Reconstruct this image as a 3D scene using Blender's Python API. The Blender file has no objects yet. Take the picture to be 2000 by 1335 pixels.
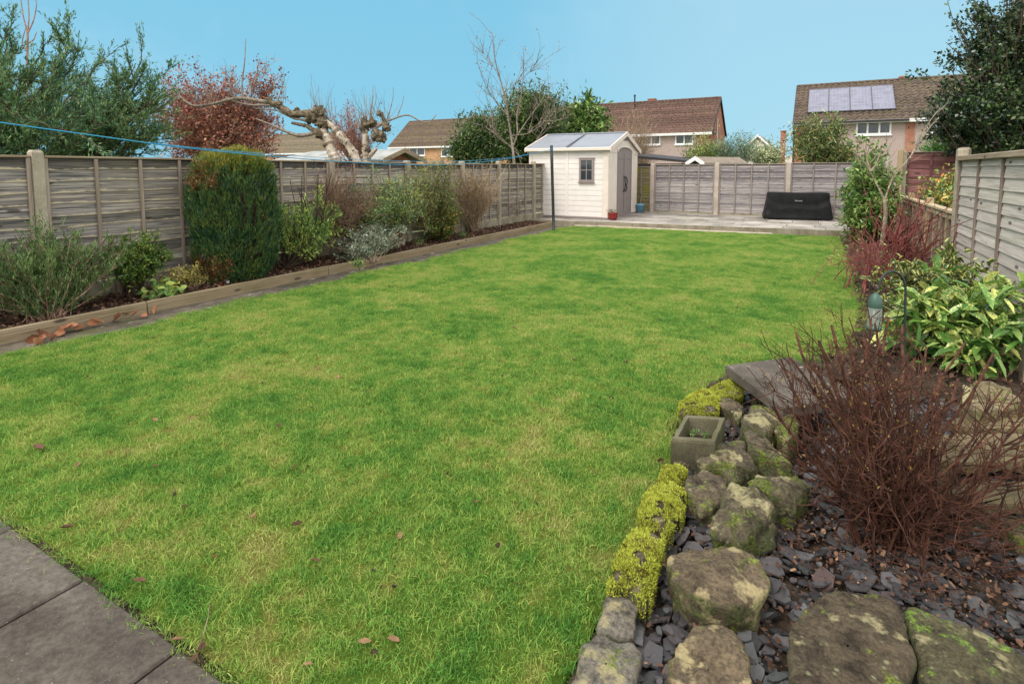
import bpy, math, random
import numpy as np
from mathutils import Vector, Matrix, noise as mnoise
R = math.radians
sc = bpy.context.scene
# ---------------------------------------------------------------- camera
F, PX, PY, H = 1068.0, 1000.0, 424.0, 1.48
YAW, PITCH = R(29.05), R(4.93)
fw = np.array([-math.sin(YAW)*math.cos(PITCH), math.cos(YAW)*math.cos(PITCH), -math.sin(PITCH)])
rt = np.array([math.cos(YAW), math.sin(YAW), 0.0]); upv = np.cross(rt, fw)
CAM = np.array([0.0, 0.0, H])
cam = bpy.data.cameras.new('camera'); camo = bpy.data.objects.new('camera', cam)
sc.collection.objects.link(camo); sc.camera = camo
cam.sensor_width = 36; cam.lens = 36*F/2000; cam.shift_y = -(667.5-PY)/2000
cam.clip_start = 0.05; cam.clip_end = 2000
camo.matrix_world = Matrix(((rt[0], upv[0], -fw[0], 0), (rt[1], upv[1], -fw[1], 0), (rt[2], upv[2], -fw[2], H), (0, 0, 0, 1)))
# ---------------------------------------------------------------- world, sun, exposure
SUN_EL, SUN_AZ, SUN_STR, SUN_ANG = 52, 205, 1.3, 25      # azimuth clockwise from +y
sc.view_settings.view_transform = 'Standard'; sc.view_settings.look = 'None'
sc.view_settings.exposure = 1.0; sc.view_settings.gamma = 1
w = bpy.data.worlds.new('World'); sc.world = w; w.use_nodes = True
nt = w.node_tree; nt.nodes.clear()
def wn(t, **kw):
    n = nt.nodes.new(t)
    for k, v in kw.items(): setattr(n, k, v)
    return n
sky = wn('ShaderNodeTexSky', sky_type='NISHITA', sun_disc=False)
sky.sun_elevation = R(SUN_EL); sky.sun_rotation = R(SUN_AZ)
tc = wn('ShaderNodeTexCoord'); sep = wn('ShaderNodeSeparateXYZ'); nt.links.new(tc.outputs['Generated'], sep.inputs[0])
def wmr(src, a, b, c=0.0, d=1.0):
    m = wn('ShaderNodeMapRange', interpolation_type='SMOOTHSTEP')
    m.inputs[1].default_value = a; m.inputs[2].default_value = b; m.inputs[3].default_value = c; m.inputs[4].default_value = d
    nt.links.new(src, m.inputs[0]); return m.outputs[0]
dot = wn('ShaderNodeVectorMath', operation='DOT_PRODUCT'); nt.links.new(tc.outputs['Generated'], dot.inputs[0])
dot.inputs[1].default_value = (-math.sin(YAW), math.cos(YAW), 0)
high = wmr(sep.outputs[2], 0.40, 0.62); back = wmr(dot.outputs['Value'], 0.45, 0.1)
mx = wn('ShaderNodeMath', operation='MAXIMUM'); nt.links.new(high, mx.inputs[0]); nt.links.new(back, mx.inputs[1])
nz = wn('ShaderNodeTexNoise'); nz.inputs['Scale'].default_value = 2.2; nz.inputs['Detail'].default_value = 5; nz.inputs['Roughness'].default_value = .6
nt.links.new(tc.outputs['Generated'], nz.inputs['Vector'])
def wmix(fac, a, b):
    m = wn('ShaderNodeMix', data_type='RGBA')
    if hasattr(fac, 'is_linked'): nt.links.new(fac, m.inputs[0])
    else: m.inputs[0].default_value = fac
    for s, i in ((a, 6), (b, 7)):
        if hasattr(s, 'is_linked'): nt.links.new(s, m.inputs[i])
        else: m.inputs[i].default_value = (*s, 1)
    return m.outputs[2]
blue = wmix(wmr(sep.outputs[2], 0.0, 0.35), (.124, .312, .415), (.116, .300, .412))
veil = wmr(nz.outputs['Fac'], 0.48, 0.72, 0.0, 0.38)
blue = wmix(veil, blue, (.24, .375, .45))
dur = wn('ShaderNodeVectorMath', operation='DOT_PRODUCT'); nt.links.new(tc.outputs['Generated'], dur.inputs[0]); dur.inputs[1].default_value = tuple(float(v) for v in (lambda d: d/np.linalg.norm(d))(fw+rt*((1690-PX)/F)+upv*((PY-10)/F)))
blue = wmix(wmr(dur.outputs['Value'], .84, 1.0, 0, .40), blue, (.31, .425, .47))
skys = wn('ShaderNodeVectorMath', operation='SCALE'); skys.inputs['Scale'].default_value = 0.08
nt.links.new(sky.outputs[0], skys.inputs[0])
blue = wmix(0.93, skys.outputs[0], blue)
fill_cloud = wmix(wmr(nz.outputs['Fac'], .3, .7), (.76, .75, .74), (.97, .95, .93))  # unseen white cloud, added overhead and behind the camera to keep the light neutral
col = wmix(mx.outputs[0], blue, fill_cloud)
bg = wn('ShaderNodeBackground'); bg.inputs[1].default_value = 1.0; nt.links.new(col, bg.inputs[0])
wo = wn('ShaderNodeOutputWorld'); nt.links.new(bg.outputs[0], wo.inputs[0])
sl = bpy.data.lights.new('sun', 'SUN'); sl.energy = SUN_STR; sl.angle = R(SUN_ANG); sl.color = (1, .95, .88)
so = bpy.data.objects.new('sun', sl); sc.collection.objects.link(so)
sdir = Vector((math.sin(R(SUN_AZ))*math.cos(R(SUN_EL)), math.cos(R(SUN_AZ))*math.cos(R(SUN_EL)), math.sin(R(SUN_EL))))
so.rotation_euler = sdir.to_track_quat('Z', 'Y').to_euler(); so.location = sdir*30
try:
    sc.cycles.use_adaptive_sampling = True; sc.cycles.max_bounces = 6; sc.cycles.diffuse_bounces = 3
    sc.cycles.transparent_max_bounces = 6; sc.cycles.use_denoising = True
except Exception: pass
# ---------------------------------------------------------------- geometry of the view: points on known planes
def ray(px, py): return fw + rt*((px-PX)/F) + upv*((PY-py)/F)
def G(px, py, z=0.0):
    d = ray(px, py); return CAM + d*((z-H)/d[2])
def X(px, py, x):
    d = ray(px, py); return CAM + d*(x/d[0])
def Y(px, py, y):
    d = ray(px, py); return CAM + d*(y/d[1])
def D(px, py, d): return CAM + ray(px, py)*d
rng = np.random.default_rng(7)
def nrm(v): return v/np.maximum(np.linalg.norm(v, axis=-1, keepdims=True), 1e-9)
# ---------------------------------------------------------------- mesh builder
WL = {}
class MB:
    def __init__(s): s.V = []; s.F4 = []; s.F3 = []; s.n = 0; s.uv = []; s.hasuv = False
    def add(s, V, F4=None, F3=None, uv=None):
        V = np.asarray(V, float).reshape(-1, 3)
        if F4 is not None and len(F4): s.F4.append(np.asarray(F4, int).reshape(-1, 4)+s.n)
        if F3 is not None and len(F3): s.F3.append(np.asarray(F3, int).reshape(-1, 3)+s.n)
        s.V.append(V); s.n += len(V)
        if uv is not None: s.hasuv = True; s.uv.append(np.asarray(uv, float).reshape(-1, 2))
        else: s.uv.append(np.zeros((len(V), 2)))
        return s
    BF = [[0, 3, 2, 1], [4, 5, 6, 7], [0, 1, 5, 4], [1, 2, 6, 5], [2, 3, 7, 6], [3, 0, 4, 7]]
    def hexa(s, P): return s.add(P, s.BF)
    def box(s, x0, x1, y0, y1, z0, z1):
        return s.hexa([(x0, y0, z0), (x1, y0, z0), (x1, y1, z0), (x0, y1, z0), (x0, y0, z1), (x1, y0, z1), (x1, y1, z1), (x0, y1, z1)])
    def bbox(s, x0, x1, y0, y1, z0, z1, b=.006):
        """box with chamfered edges"""
        xs = np.array([x0, x1]); c = np.array([(x0+x1)/2, (y0+y1)/2, (z0+z1)/2]); h = np.array([x1-x0, y1-y0, z1-z0])/2
        b = min(b, *(h*.45)); V = []; idx = {}
        for sx in (-1, 1):
            for sy in (-1, 1):
                for sz in (-1, 1):
                    for a in range(3):
                        v = np.array([sx, sy, sz])*h; w_ = np.array([sx, sy, sz])*(h-b); w_[a] = v[a]
                        idx[(sx, sy, sz, a)] = len(V); V.append(c+w_)
        F4 = []; F3 = []
        for a in range(3):
            o = [i for i in range(3) if i != a]
            for sg in (-1, 1):
                q = []
                for (p, r_) in ((-1, -1), (1, -1), (1, 1), (-1, 1)):
                    k = [0, 0, 0]; k[a] = sg; k[o[0]] = p; k[o[1]] = r_; q.append(idx[(*k, a)])
                F4.append(q)
            for p in (-1, 1):
                for r_ in (-1, 1):
                    q = []
                    for sg, f in ((-1, o[0]), (1, o[0]), (1, o[1]), (-1, o[1])):
                        k = [0, 0, 0]; k[a] = sg; k[o[0]] = p; k[o[1]] = r_; q.append(idx[(*k, f)])
                    F4.append(q)
        for sx in (-1, 1):
            for sy in (-1, 1):
                for sz in (-1, 1): F3.append([idx[(sx, sy, sz, a)] for a in range(3)])
        return s.add(V, F4, F3)
    def tubes(s, P, Rr, n=4, cap=True):
        P = np.asarray(P, float); Rr = np.asarray(Rr, float)
        if P.ndim == 2: P = P[None]; Rr = Rr[None]
        m, k = P.shape[:2]
        T = np.zeros_like(P); T[:, 1:-1] = P[:, 2:]-P[:, :-2]; T[:, 0] = P[:, 1]-P[:, 0]; T[:, -1] = P[:, -1]-P[:, -2]
        T = nrm(T); mean = nrm(P[:, -1]-P[:, 0])
        ref = np.where(np.abs(mean[:, 2:3]) > .8, np.array([[1., .13, 0]]), np.array([[0, .1, 1.]]))
        A = nrm(np.cross(T, ref[:, None, :])); B = np.cross(T, A)
        an = np.arange(n)*2*math.pi/n
        V = P[:, :, None, :] + Rr[:, :, None, None]*(A[:, :, None, :]*np.cos(an)[None, None, :, None] + B[:, :, None, :]*np.sin(an)[None, None, :, None])
        base = (np.arange(m)*k*n)[:, None, None]; i = (np.arange(k-1)*n)[None, :, None]; j = np.arange(n)[None, None, :]; j2 = (j+1) % n
        Fq = np.stack([base+i+j, base+i+j2, base+i+n+j2, base+i+n+j], -1).reshape(-1, 4)
        F3 = []
        if cap and n >= 3 and m < 4000:
            for e in (0, (k-1)*n):
                for t in range(1, n-1):
                    F3.append(np.stack([base[:, 0, 0]+e, base[:, 0, 0]+e+t, base[:, 0, 0]+e+t+1], -1))
            F3 = np.concatenate(F3)
        return s.add(V.reshape(-1, 3), Fq, F3)
    def lathe(s, prof, c=(0, 0, 0), n=24):
        prof = np.asarray(prof, float); k = len(prof); an = np.arange(n)*2*math.pi/n
        V = np.stack([prof[:, 0:1]*np.cos(an), prof[:, 0:1]*np.sin(an), np.repeat(prof[:, 1:2], n, 1)], -1)+np.array(c)
        i = (np.arange(k-1)*n)[:, None]; j = np.arange(n)[None]; j2 = (j+1) % n
        return s.add(V.reshape(-1, 3), np.stack([i+j, i+j2, i+n+j2, i+n+j], -1).reshape(-1, 4))
    def grid(s, V, closed=False):
        V = np.asarray(V, float); a, b = V.shape[:2]; bb = b if closed else b-1
        i = (np.arange(a-1)*b)[:, None]; j = np.arange(bb)[None]; j2 = (j+1) % b
        return s.add(V.reshape(-1, 3), np.stack([i+j, i+j2, i+b+j2, i+b+j], -1).reshape(-1, 4))
    def leaves(s, P, Dr, L, W, up=.4, kind='d', droop=.0, fold=.25, rg=rng):
        n = len(P); Dr = nrm(Dr); L = np.broadcast_to(L, (n,))[:, None]; W = np.broadcast_to(W, (n,))[:, None]
        N = rg.normal(size=(n, 3)); N[:, 2] += up*3
        N = nrm(N-(N*Dr).sum(1, keepdims=True)*Dr); S = np.cross(Dr, N)
        dz = np.array([0, 0, -1.])*L*droop
        if kind == 'd':
            V = np.stack([P, P+Dr*L*.45+S*W*.5+dz*.3, P+Dr*L+dz, P+Dr*L*.45-S*W*.5+dz*.3], 1)
            return s.add(V.reshape(-1, 3), np.arange(n*4).reshape(-1, 4))
        # 8 vertices folded along the midrib, tip drooping: b l1 l2 t r2 r1 m1 m2
        f = N*W*fold
        V = np.stack([P, P+Dr*L*.30+S*W*.42+f+dz*.1, P+Dr*L*.66+S*W*.44+f+dz*.45, P+Dr*L+dz,
                      P+Dr*L*.66-S*W*.44+f+dz*.45, P+Dr*L*.30-S*W*.42+f+dz*.1, P+Dr*L*.30+dz*.1, P+Dr*L*.66+dz*.45], 1)
        b = (np.arange(n)*8)[:, None]
        F4 = np.concatenate([b+np.array([[6, 1, 2, 7]]), b+np.array([[6, 7, 4, 5]])])
        F3 = np.concatenate([b+np.array([[0, 1, 6]]), b+np.array([[0, 6, 5]]), b+np.array([[7, 2, 3]]), b+np.array([[7, 3, 4]])])
        uv = np.tile(np.array([[0, 0], [1, .3], [1, .66], [.3, 1], [1, .66], [1, .3], [0, .3], [0, .66]]), (n, 1))
        return s.add(V.reshape(-1, 3), F4, F3, uv)
    def build(s, name, mat, parent=None, smooth=False, label=None, origin=None):
        V = np.concatenate(s.V)
        if parent is not None: o0 = WL[parent.name]
        elif origin is not None: o0 = np.array(origin, float)
        else:
            lo, hi = V.min(0), V.max(0); o0 = np.array([(lo[0]+hi[0])/2, (lo[1]+hi[1])/2, lo[2]])
        V = (V-o0).astype(np.float32)
        me = bpy.data.meshes.new(name)
        F4 = np.concatenate(s.F4) if s.F4 else np.zeros((0, 4), int); F3 = np.concatenate(s.F3) if s.F3 else np.zeros((0, 3), int)
        me.vertices.add(len(V)); me.vertices.foreach_set('co', V.ravel())
        nl = F4.size+F3.size; me.loops.add(nl); lv = np.concatenate([F4.ravel(), F3.ravel()]).astype(np.int32)
        me.loops.foreach_set('vertex_index', lv)
        me.polygons.add(len(F4)+len(F3))
        me.polygons.foreach_set('loop_start', np.concatenate([np.arange(len(F4))*4, F4.size+np.arange(len(F3))*3]).astype(np.int32))
        if s.hasuv:
            uv = np.concatenate(s.uv)[lv]; l = me.uv_layers.new(name='UVMap'); l.data.foreach_set('uv', uv.astype(np.float32).ravel())
        me.update(calc_edges=True); me.validate()
        me.polygons.foreach_set('use_smooth', np.full(len(me.polygons), bool(smooth)))
        me.materials.append(mat)
        o = bpy.data.objects.new(name, me); sc.collection.objects.link(o)
        if parent is not None: o.parent = parent; WL[o.name] = o0
        else: o.location = o0; WL[o.name] = o0
        if label: o['label'] = label
        return o
def tag(o, label=None, cat=None, group=None, kind=None):
    if label: o['label'] = label
    if cat: o['category'] = cat
    if group: o['group'] = group
    if kind: o['kind'] = kind
    return o
def thing(name, label, cat, loc, rz=0.0, group=None, local=False):
    o = bpy.data.objects.new(name, None); sc.collection.objects.link(o)
    o.location = loc; o.rotation_euler = (0, 0, rz); o.empty_display_size = .1
    WL[o.name] = np.zeros(3) if local else np.array(loc, float)
    return tag(o, label, cat, group)
def struct(o, kind='structure'): o['kind'] = kind; return o
# ---------------------------------------------------------------- materials
MATS = {}
class NG:
    def __init__(s, name):
        s.m = bpy.data.materials.new(name); s.m.use_nodes = True; s.t = s.m.node_tree; s.t.nodes.clear()
        s.geo = s.n('ShaderNodeNewGeometry')
    def n(s, t, **kw):
        n = s.t.nodes.new(t)
        for k, v in kw.items(): setattr(n, k, v)
        return n
    def set(s, sock, v):
        if hasattr(v, 'is_linked'): s.t.links.new(v, sock)
        elif isinstance(v, (tuple, list)) and len(v) == 3 and sock.type == 'RGBA': sock.default_value = (*v, 1)
        else: sock.default_value = v
    def vec(s, aniso=(1, 1, 1), src=None):
        mp = s.n('ShaderNodeMapping'); mp.inputs['Scale'].default_value = aniso
        s.set(mp.inputs[0], src or s.geo.outputs['Position']); return mp.outputs[0]
    def noise(s, scale, detail=4, rough=.55, aniso=None, src=None, dist=0):
        n = s.n('ShaderNodeTexNoise'); n.inputs['Scale'].default_value = scale; n.inputs['Detail'].default_value = detail
        n.inputs['Roughness'].default_value = rough; n.inputs['Distortion'].default_value = dist
        s.set(n.inputs['Vector'], s.vec(aniso or (1, 1, 1), src)); return n.outputs['Fac']
    def voro(s, scale, aniso=None, out='Distance', rand=1):
        n = s.n('ShaderNodeTexVoronoi'); n.inputs['Scale'].default_value = scale; n.inputs['Randomness'].default_value = rand
        s.set(n.inputs['Vector'], s.vec(aniso or (1, 1, 1))); return n.outputs[out]
    def ramp(s, f, stops, k=.6):
        stops = [(.5+(p-.5)*k, c) for p, c in stops]
        r = s.n('ShaderNodeValToRGB'); e = r.color_ramp.elements
        while len(e) < len(stops): e.new(.5)
        for a, (p, c) in zip(e, stops): a.position = p; a.color = (*c, 1) if len(c) == 3 else c
        s.set(r.inputs[0], f); return r.outputs[0]
    def mr(s, f, a, b, c=0., d=1.):
        m = s.n('ShaderNodeMapRange'); 
        for i, v in enumerate((a, b, c, d)): m.inputs[i+1].default_value = v
        s.set(m.inputs[0], f); return m.outputs[0]
    def mix(s, f, a, b, bl='MIX'):
        m = s.n('ShaderNodeMix', data_type='RGBA', blend_type=bl); s.set(m.inputs[0], f); s.set(m.inputs[6], a); s.set(m.inputs[7], b); return m.outputs[2]
    def math(s, op, a, b=0.):
        m = s.n('ShaderNodeMath', operation=op); s.set(m.inputs[0], a); s.set(m.inputs[1], b); return m.outputs[0]
    def island(s, c, amt, hue=.0):
        h = s.n('ShaderNodeHueSaturation'); s.set(h.inputs['Color'], c)
        s.set(h.inputs['Value'], s.mr(s.geo.outputs['Random Per Island'], 0, 1, 1-amt, 1+amt))
        if hue:
            x = s.math('FRACT', s.math('MULTIPLY', s.geo.outputs['Random Per Island'], 7.31))
            s.set(h.inputs['Hue'], s.mr(x, 0, 1, .5-hue, .5+hue))
        return h.outputs[0]
    def out(s, c, rough=.8, bump=None, bstr=.3, bdist=.01, spec=.3, transl=0., metal=0., **kw):
        p = s.n('ShaderNodeBsdfPrincipled'); s.set(p.inputs['Base Color'], c); s.set(p.inputs['Roughness'], rough)
        p.inputs['Specular IOR Level'].default_value = spec; p.inputs['Metallic'].default_value = metal
        for k, v in kw.items(): s.set(p.inputs[k.replace('_', ' ')], v)
        if bump is not None:
            b = s.n('ShaderNodeBump'); b.inputs['Strength'].default_value = bstr; b.inputs['Distance'].default_value = bdist
            s.set(b.inputs['Height'], bump); s.t.links.new(b.outputs[0], p.inputs['Normal'])
        o = s.n('ShaderNodeOutputMaterial'); sh = p.outputs[0]
        if transl:
            t = s.n('ShaderNodeBsdfTranslucent'); s.set(t.inputs[0], c); ms = s.n('ShaderNodeMixShader'); ms.inputs[0].default_value = transl
            s.t.links.new(sh, ms.inputs[1]); s.t.links.new(t.outputs[0], ms.inputs[2]); sh = ms.outputs[0]
        s.t.links.new(sh, o.inputs[0]); return s.m
def simple(name, c, rough=.6, spec=.4, var=.12, scale=8, bump=0., metal=0, detail=5):
    if name in MATS: return MATS[name]
    g = NG(name); f = g.noise(scale, detail, .6)
    lo = tuple(v*(1-var) for v in c); hi = tuple(min(1, v*(1+var)) for v in c)
    MATS[name] = g.out(g.ramp(f, [(.3, lo), (.7, hi)]), rough, g.noise(scale*6, 4) if bump else None, bump, .004, spec, 0, metal)
    return MATS[name]
def wood(name, axis, stops, tint=None, island=.22, streak=1.0, edge=None, two=None):
    """weathered boards: grain along axis, every board its own tone"""
    g = NG(name); a = {'x': (.8, 20, 34), 'y': (20, .8, 34), 'z': (24, 24, .9)}[axis]
    rnd = g.n('ShaderNodeCombineXYZ'); k = g.math('MULTIPLY', g.geo.outputs['Random Per Island'], 37.0)
    for i in range(3): g.set(rnd.inputs[i], k)
    ad = g.n('ShaderNodeVectorMath', operation='ADD'); g.set(ad.inputs[0], g.geo.outputs['Position']); g.set(ad.inputs[1], rnd.outputs[0])
    src = ad.outputs[0]
    f = g.noise(2.2, 6, .62, a, src, .6); c = g.ramp(f, stops)
    f2 = g.noise(1.3, 3, .5, tuple(v*.22 for v in a), src); c = g.mix(g.mr(f2, .38, .7, 0, .75*streak), c, stops[0][1], 'MIX')
    if two: c = g.mix(g.mr(g.math('FRACT', g.math('MULTIPLY', g.geo.outputs['Random Per Island'], 5.3)), .3, .8, 0, .65), c, two, 'MULTIPLY')
    c = g.island(c, island, .012)
    kn = g.voro(1.0, {'x': (2.2, 7, 7), 'y': (7, 2.2, 7), 'z': (8, 8, 2)}[axis]); c = g.mix(g.mr(kn, .09, .16, .8, 0), c, (.035, .027, .022))
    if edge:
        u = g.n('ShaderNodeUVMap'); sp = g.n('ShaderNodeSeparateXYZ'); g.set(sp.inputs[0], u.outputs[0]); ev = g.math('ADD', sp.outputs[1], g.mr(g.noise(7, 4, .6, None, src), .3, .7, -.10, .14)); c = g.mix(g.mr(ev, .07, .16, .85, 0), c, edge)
    if tint:
        tf = g.noise(tint[1], 4, .6); c = g.mix(g.mr(tf, tint[2], tint[3], 0, tint[4]), c, tint[0])
    return g.out(c, .85, f, .5, .006, .2)
def leafmat(name, stops, scale=1.5, island=.3, rough=.5, spec=.35, transl=.22, hue=.015, blotch=None):
    g = NG(name); f = g.noise(scale, 4, .6)
    r2 = g.math('FRACT', g.math('MULTIPLY', g.geo.outputs['Random Per Island'], 13.7))
    f = g.math('ADD', g.math('MULTIPLY', f, .6), g.math('MULTIPLY', r2, .4))
    c = g.island(g.ramp(f, stops), island, hue)
    if blotch: c = g.mix(g.mr(g.noise(blotch[1], 3), blotch[2], blotch[3], 0, 1), c, blotch[0])
    return g.out(c, rough, None, spec=spec, transl=transl)
def bark(name, c0, c1, scale=25, aniso=(1, 1, .35)):
    g = NG(name); f = g.noise(scale, 5, .65, aniso); return g.out(g.island(g.ramp(f, [(.3, c0), (.7, c1)]), .25), .85, f, .5, .006, .2)
def rockmat(name, c0, c1, moss=.5, lichen=.0, mossc=((.07, .11, .015), (.25, .32, .04)), lich=(.42, .37, .2), scale=1.):
    g = NG(name); f = g.noise(11*scale, 9, .72, dist=.5); f2 = g.noise(75, 6, .75)
    c = g.ramp(f, [(.28, c0), (.52, c1), (.75, tuple(v*1.35 for v in c1))])
    c = g.mix(.6, c, g.ramp(f2, [(.3, (.2, .2, .2)), (.7, (.9, .9, .9))]), 'OVERLAY')
    c = g.mix(g.mr(g.noise(130, 2), .68, .72, 0, .8), c, tuple(v*2.2 for v in c1))
    if lichen:
        lm = g.math('MULTIPLY', g.mr(g.noise(7, 5, .6), .62-lichen*.2, .68-lichen*.2), g.mr(g.noise(40, 3), .35, .5, .5, 1))
        c = g.mix(lm, c, g.ramp(f2, [(.3, tuple(v*.75 for v in lich)), (.7, lich)]))
    vd = g.voro(26*scale); c = g.mix(g.math('MULTIPLY', g.mr(vd, .10, .22, .75, 0), g.mr(g.noise(3.1, 4), .48, .56)), c, (.30, .31, .17))
    nsp = g.n('ShaderNodeSeparateXYZ'); g.set(nsp.inputs[0], g.geo.outputs['Normal']); sd = g.math('MULTIPLY', g.mr(nsp.outputs[2], .25, .75, .75, 0), g.mr(g.noise(22, 6, .75), .44, .58)); c = g.mix(sd, c, g.ramp(g.noise(70, 4, .7), [(.3, (.035, .050, .014)), (.7, (.115, .165, .04))]))
    if moss:
        mm = g.math('MULTIPLY', g.mr(g.noise(6.5, 8, .75), .64-moss*.24, .69-moss*.24), g.mr(g.noise(60, 5, .75), .36, .52, .0, 1))
        c = g.mix(mm, c, g.ramp(g.noise(90, 3), [(.3, mossc[0]), (.7, mossc[1])]))
    pit = g.mr(g.voro(48), .0, .35, -.35, .0); b = g.math('ADD', g.math('ADD', g.math('MULTIPLY', f, 1.2), g.math('MULTIPLY', f2, .6)), pit)
    return g.out(c, .85, b, 1.0, .018, .25)
def brickmat(name, c0, c1, axis='x', mortar=(.33, .3, .26)):
    g = NG(name); sp = g.n('ShaderNodeSeparateXYZ'); g.set(sp.inputs[0], g.geo.outputs['Position'])
    cb = g.n('ShaderNodeCombineXYZ'); g.set(cb.inputs[0], sp.outputs[0 if axis == 'x' else 1]); g.set(cb.inputs[1], sp.outputs[2])
    b = g.n('ShaderNodeTexBrick'); g.set(b.inputs['Vector'], cb.outputs[0]); b.inputs['Scale'].default_value = 1
    b.inputs['Brick Width'].default_value = .225; b.inputs['Row Height'].default_value = .075; b.inputs['Mortar Size'].default_value = .006
    g.set(b.inputs['Color1'], c0); g.set(b.inputs['Color2'], c1); g.set(b.inputs['Mortar'], mortar)
    c = g.mix(.5, b.outputs[0], g.ramp(g.noise(1.5, 6, .7), [(.3, (.3, .3, .3)), (.7, (.7, .7, .7))]), 'OVERLAY')
    return g.out(c, .85, None, spec=.2)
def concrete(name, c0, c1, spots=(.45, .43, .36), amt=.6, green=.0, bump=.4):
    g = NG(name); f = g.noise(3.5, 7, .65); c = g.ramp(f, [(.3, c0), (.7, c1)])
    c = g.mix(.35, c, g.ramp(g.noise(140, 3, .7), [(.35, (.2, .2, .2)), (.65, (.85, .85, .85))]), 'OVERLAY')
    c = g.mix(g.mr(g.noise(16, 4, .6), .63, .7, 0, amt), c, spots)
    if green: c = g.mix(g.mr(g.noise(2.3, 5, .6), .5, .72, 0, green), c, (.10, .12, .03))
    return g.out(c, .88, g.noise(70, 6, .7), bump, .006, .25)
GREY_L = [(.29, (.065, .062, .064)), (.46, (.235, .215, .195)), (.6, (.34, .31, .265)), (.8, (.50, .44, .35))]
M = dict(
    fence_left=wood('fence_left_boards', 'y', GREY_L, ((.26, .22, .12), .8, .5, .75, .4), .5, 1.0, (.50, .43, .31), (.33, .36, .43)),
    fence_left_z=wood('fence_left_battens', 'z', [(.3, (.25, .205, .155)), (.7, (.46, .39, .31))]),
    cap_wood=wood('cap_wood', 'y', [(.3, (.26, .20, .13)), (.7, (.46, .39, .28))]),
    cap_wood_x=wood('cap_wood_x', 'x', [(.3, (.26, .22, .17)), (.7, (.44, .39, .32))]),
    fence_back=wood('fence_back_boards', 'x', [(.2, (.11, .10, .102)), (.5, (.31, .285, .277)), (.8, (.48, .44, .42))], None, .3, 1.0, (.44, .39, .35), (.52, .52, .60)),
    fence_green=wood('fence_green_boards', 'x', [(.25, (.13, .11, .05)), (.5, (.22, .19, .10)), (.8, (.34, .29, .17))], ((.20, .21, .02), 1.3, .45, .6, .8), .2),
    batten_back=wood('batten_back', 'z', [(.3, (.25, .21, .18)), (.7, (.38, .34, .30))]),
    fence_right=wood('fence_right_boards', 'y', [(.2, (.31, .275, .235)), (.5, (.50, .46, .40)), (.8, (.64, .59, .51))], ((.30, .29, .15), .7, .5, .75, .45), .14, .7),
    batten_right=wood('batten_right', 'z', [(.3, (.17, .135, .105)), (.7, (.31, .26, .21))]),
    fence_tan=wood('fence_tan', 'z', [(.25, (.30, .23, .12)), (.5, (.46, .38, .22)), (.8, (.56, .48, .31))], None, .16),
    tan_rail=wood('tan_rail', 'y', [(.25, (.36, .29, .17)), (.8, (.58, .50, .33))], None, .1),
    fence_red=wood('fence_red', 'x', [(.25, (.08, .03, .028)), (.5, (.20, .088, .08)), (.8, (.42, .25, .235))], None, .25),
    edging=wood('edging_wood', 'y', [(.25, (.21, .16, .09)), (.5, (.32, .26, .16)), (.8, (.41, .35, .24))], ((.12, .12, .04), 1.5, .5, .7, .5), .1),
    concrete=concrete('concrete_post', (.27, .235, .17), (.40, .355, .275)),
    concrete_back=concrete('concrete_post_pink', (.36, .30, .25), (.48, .41, .35)),
    gravelb=concrete('gravel_board', (.22, .19, .14), (.33, .29, .22), green=.5),
    trough=concrete('trough_stone', (.075, .064, .044), (.155, .132, .096), (.24, .22, .17), .5, .5),
    slabtop=concrete('old_slab', (.042, .035, .028), (.115, .098, .080), (.26, .235, .19), .9, .3),
    tanstone=concrete('tan_stone', (.085, .066, .034), (.175, .14, .075), (.26, .225, .15), .4, .6),
    white=simple('white_upvc', (.78, .78, .77), .4, .4, .04),
    glass=simple('dark_glass', (.035, .045, .055), .06, .6, .5, .35),
    fascia=simple('fascia_white', (.72, .71, .69), .5, .4, .08),
    brown_bark=bark('brown_bark', (.045, .03, .022), (.14, .10, .07)),
    tan_bark=bark('tan_bark', (.13, .095, .06), (.30, .235, .16)),
)
# ---------------------------------------------------------------- plants
def ell(c, r, n, power=.45, lump=.25, seed=0, zmin=None):
    u = nrm(rng.normal(size=(n, 3))); rad = rng.random((n, 1))**power
    lf = np.array([mnoise.noise(Vector(v*1.9)+Vector((seed*3.1, seed, 0))) for v in u])[:, None]
    P = np.array(c)+u*np.array(r)*rad*(1+lump*lf*1.6)
    if zmin is not None: P[:, 2] = np.maximum(P[:, 2], zmin+rng.random(n)*.05)
    return P
def paths(B, T, k=6, h=.35, v=.6, wig=.04):
    """curves from B to T; h, v place the control point (low h = upright then spreading)"""
    m = len(T); B = np.broadcast_to(B, (m, 3)); d = T-B; L = np.linalg.norm(d, axis=1)[:, None]
    C_ = B+d*np.array([h, h, v])
    t = np.linspace(0, 1, k)[None, :, None]
    P = (1-t)**2*B[:, None]+2*t*(1-t)*C_[:, None]+t**2*T[:, None]
    wv = rng.normal(size=(m, k, 3)).cumsum(1)*wig*L[:, None]/math.sqrt(k)
    wv *= np.sin(np.linspace(0, math.pi*.9, k))[None, :, None]
    return P+wv
def at_paths(P, i, t):
    k = P.shape[1]-1; x = np.clip(t, 0, .9999)*k; a = x.astype(int); f = (x-a)[:, None]
    p = P[i, a]*(1-f)+P[i, a+1]*f; d = nrm(P[i, a+1]-P[i, a]); return p, d
def twigs(P, n, L, t0=.3, spread=.8, up=.3, k=4, wig=.06, t1=1.0):
    i = rng.integers(0, len(P), n); t = t0+(t1-t0)*rng.random(n); p, d = at_paths(P, i, t)
    dr = nrm(d+rng.normal(size=(n, 3))*spread+np.array([0, 0, up])); Ls = (L*(.5+rng.random(n)))[:, None]
    return paths(p, p+dr*Ls, k, .5, .45, wig), i
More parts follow.
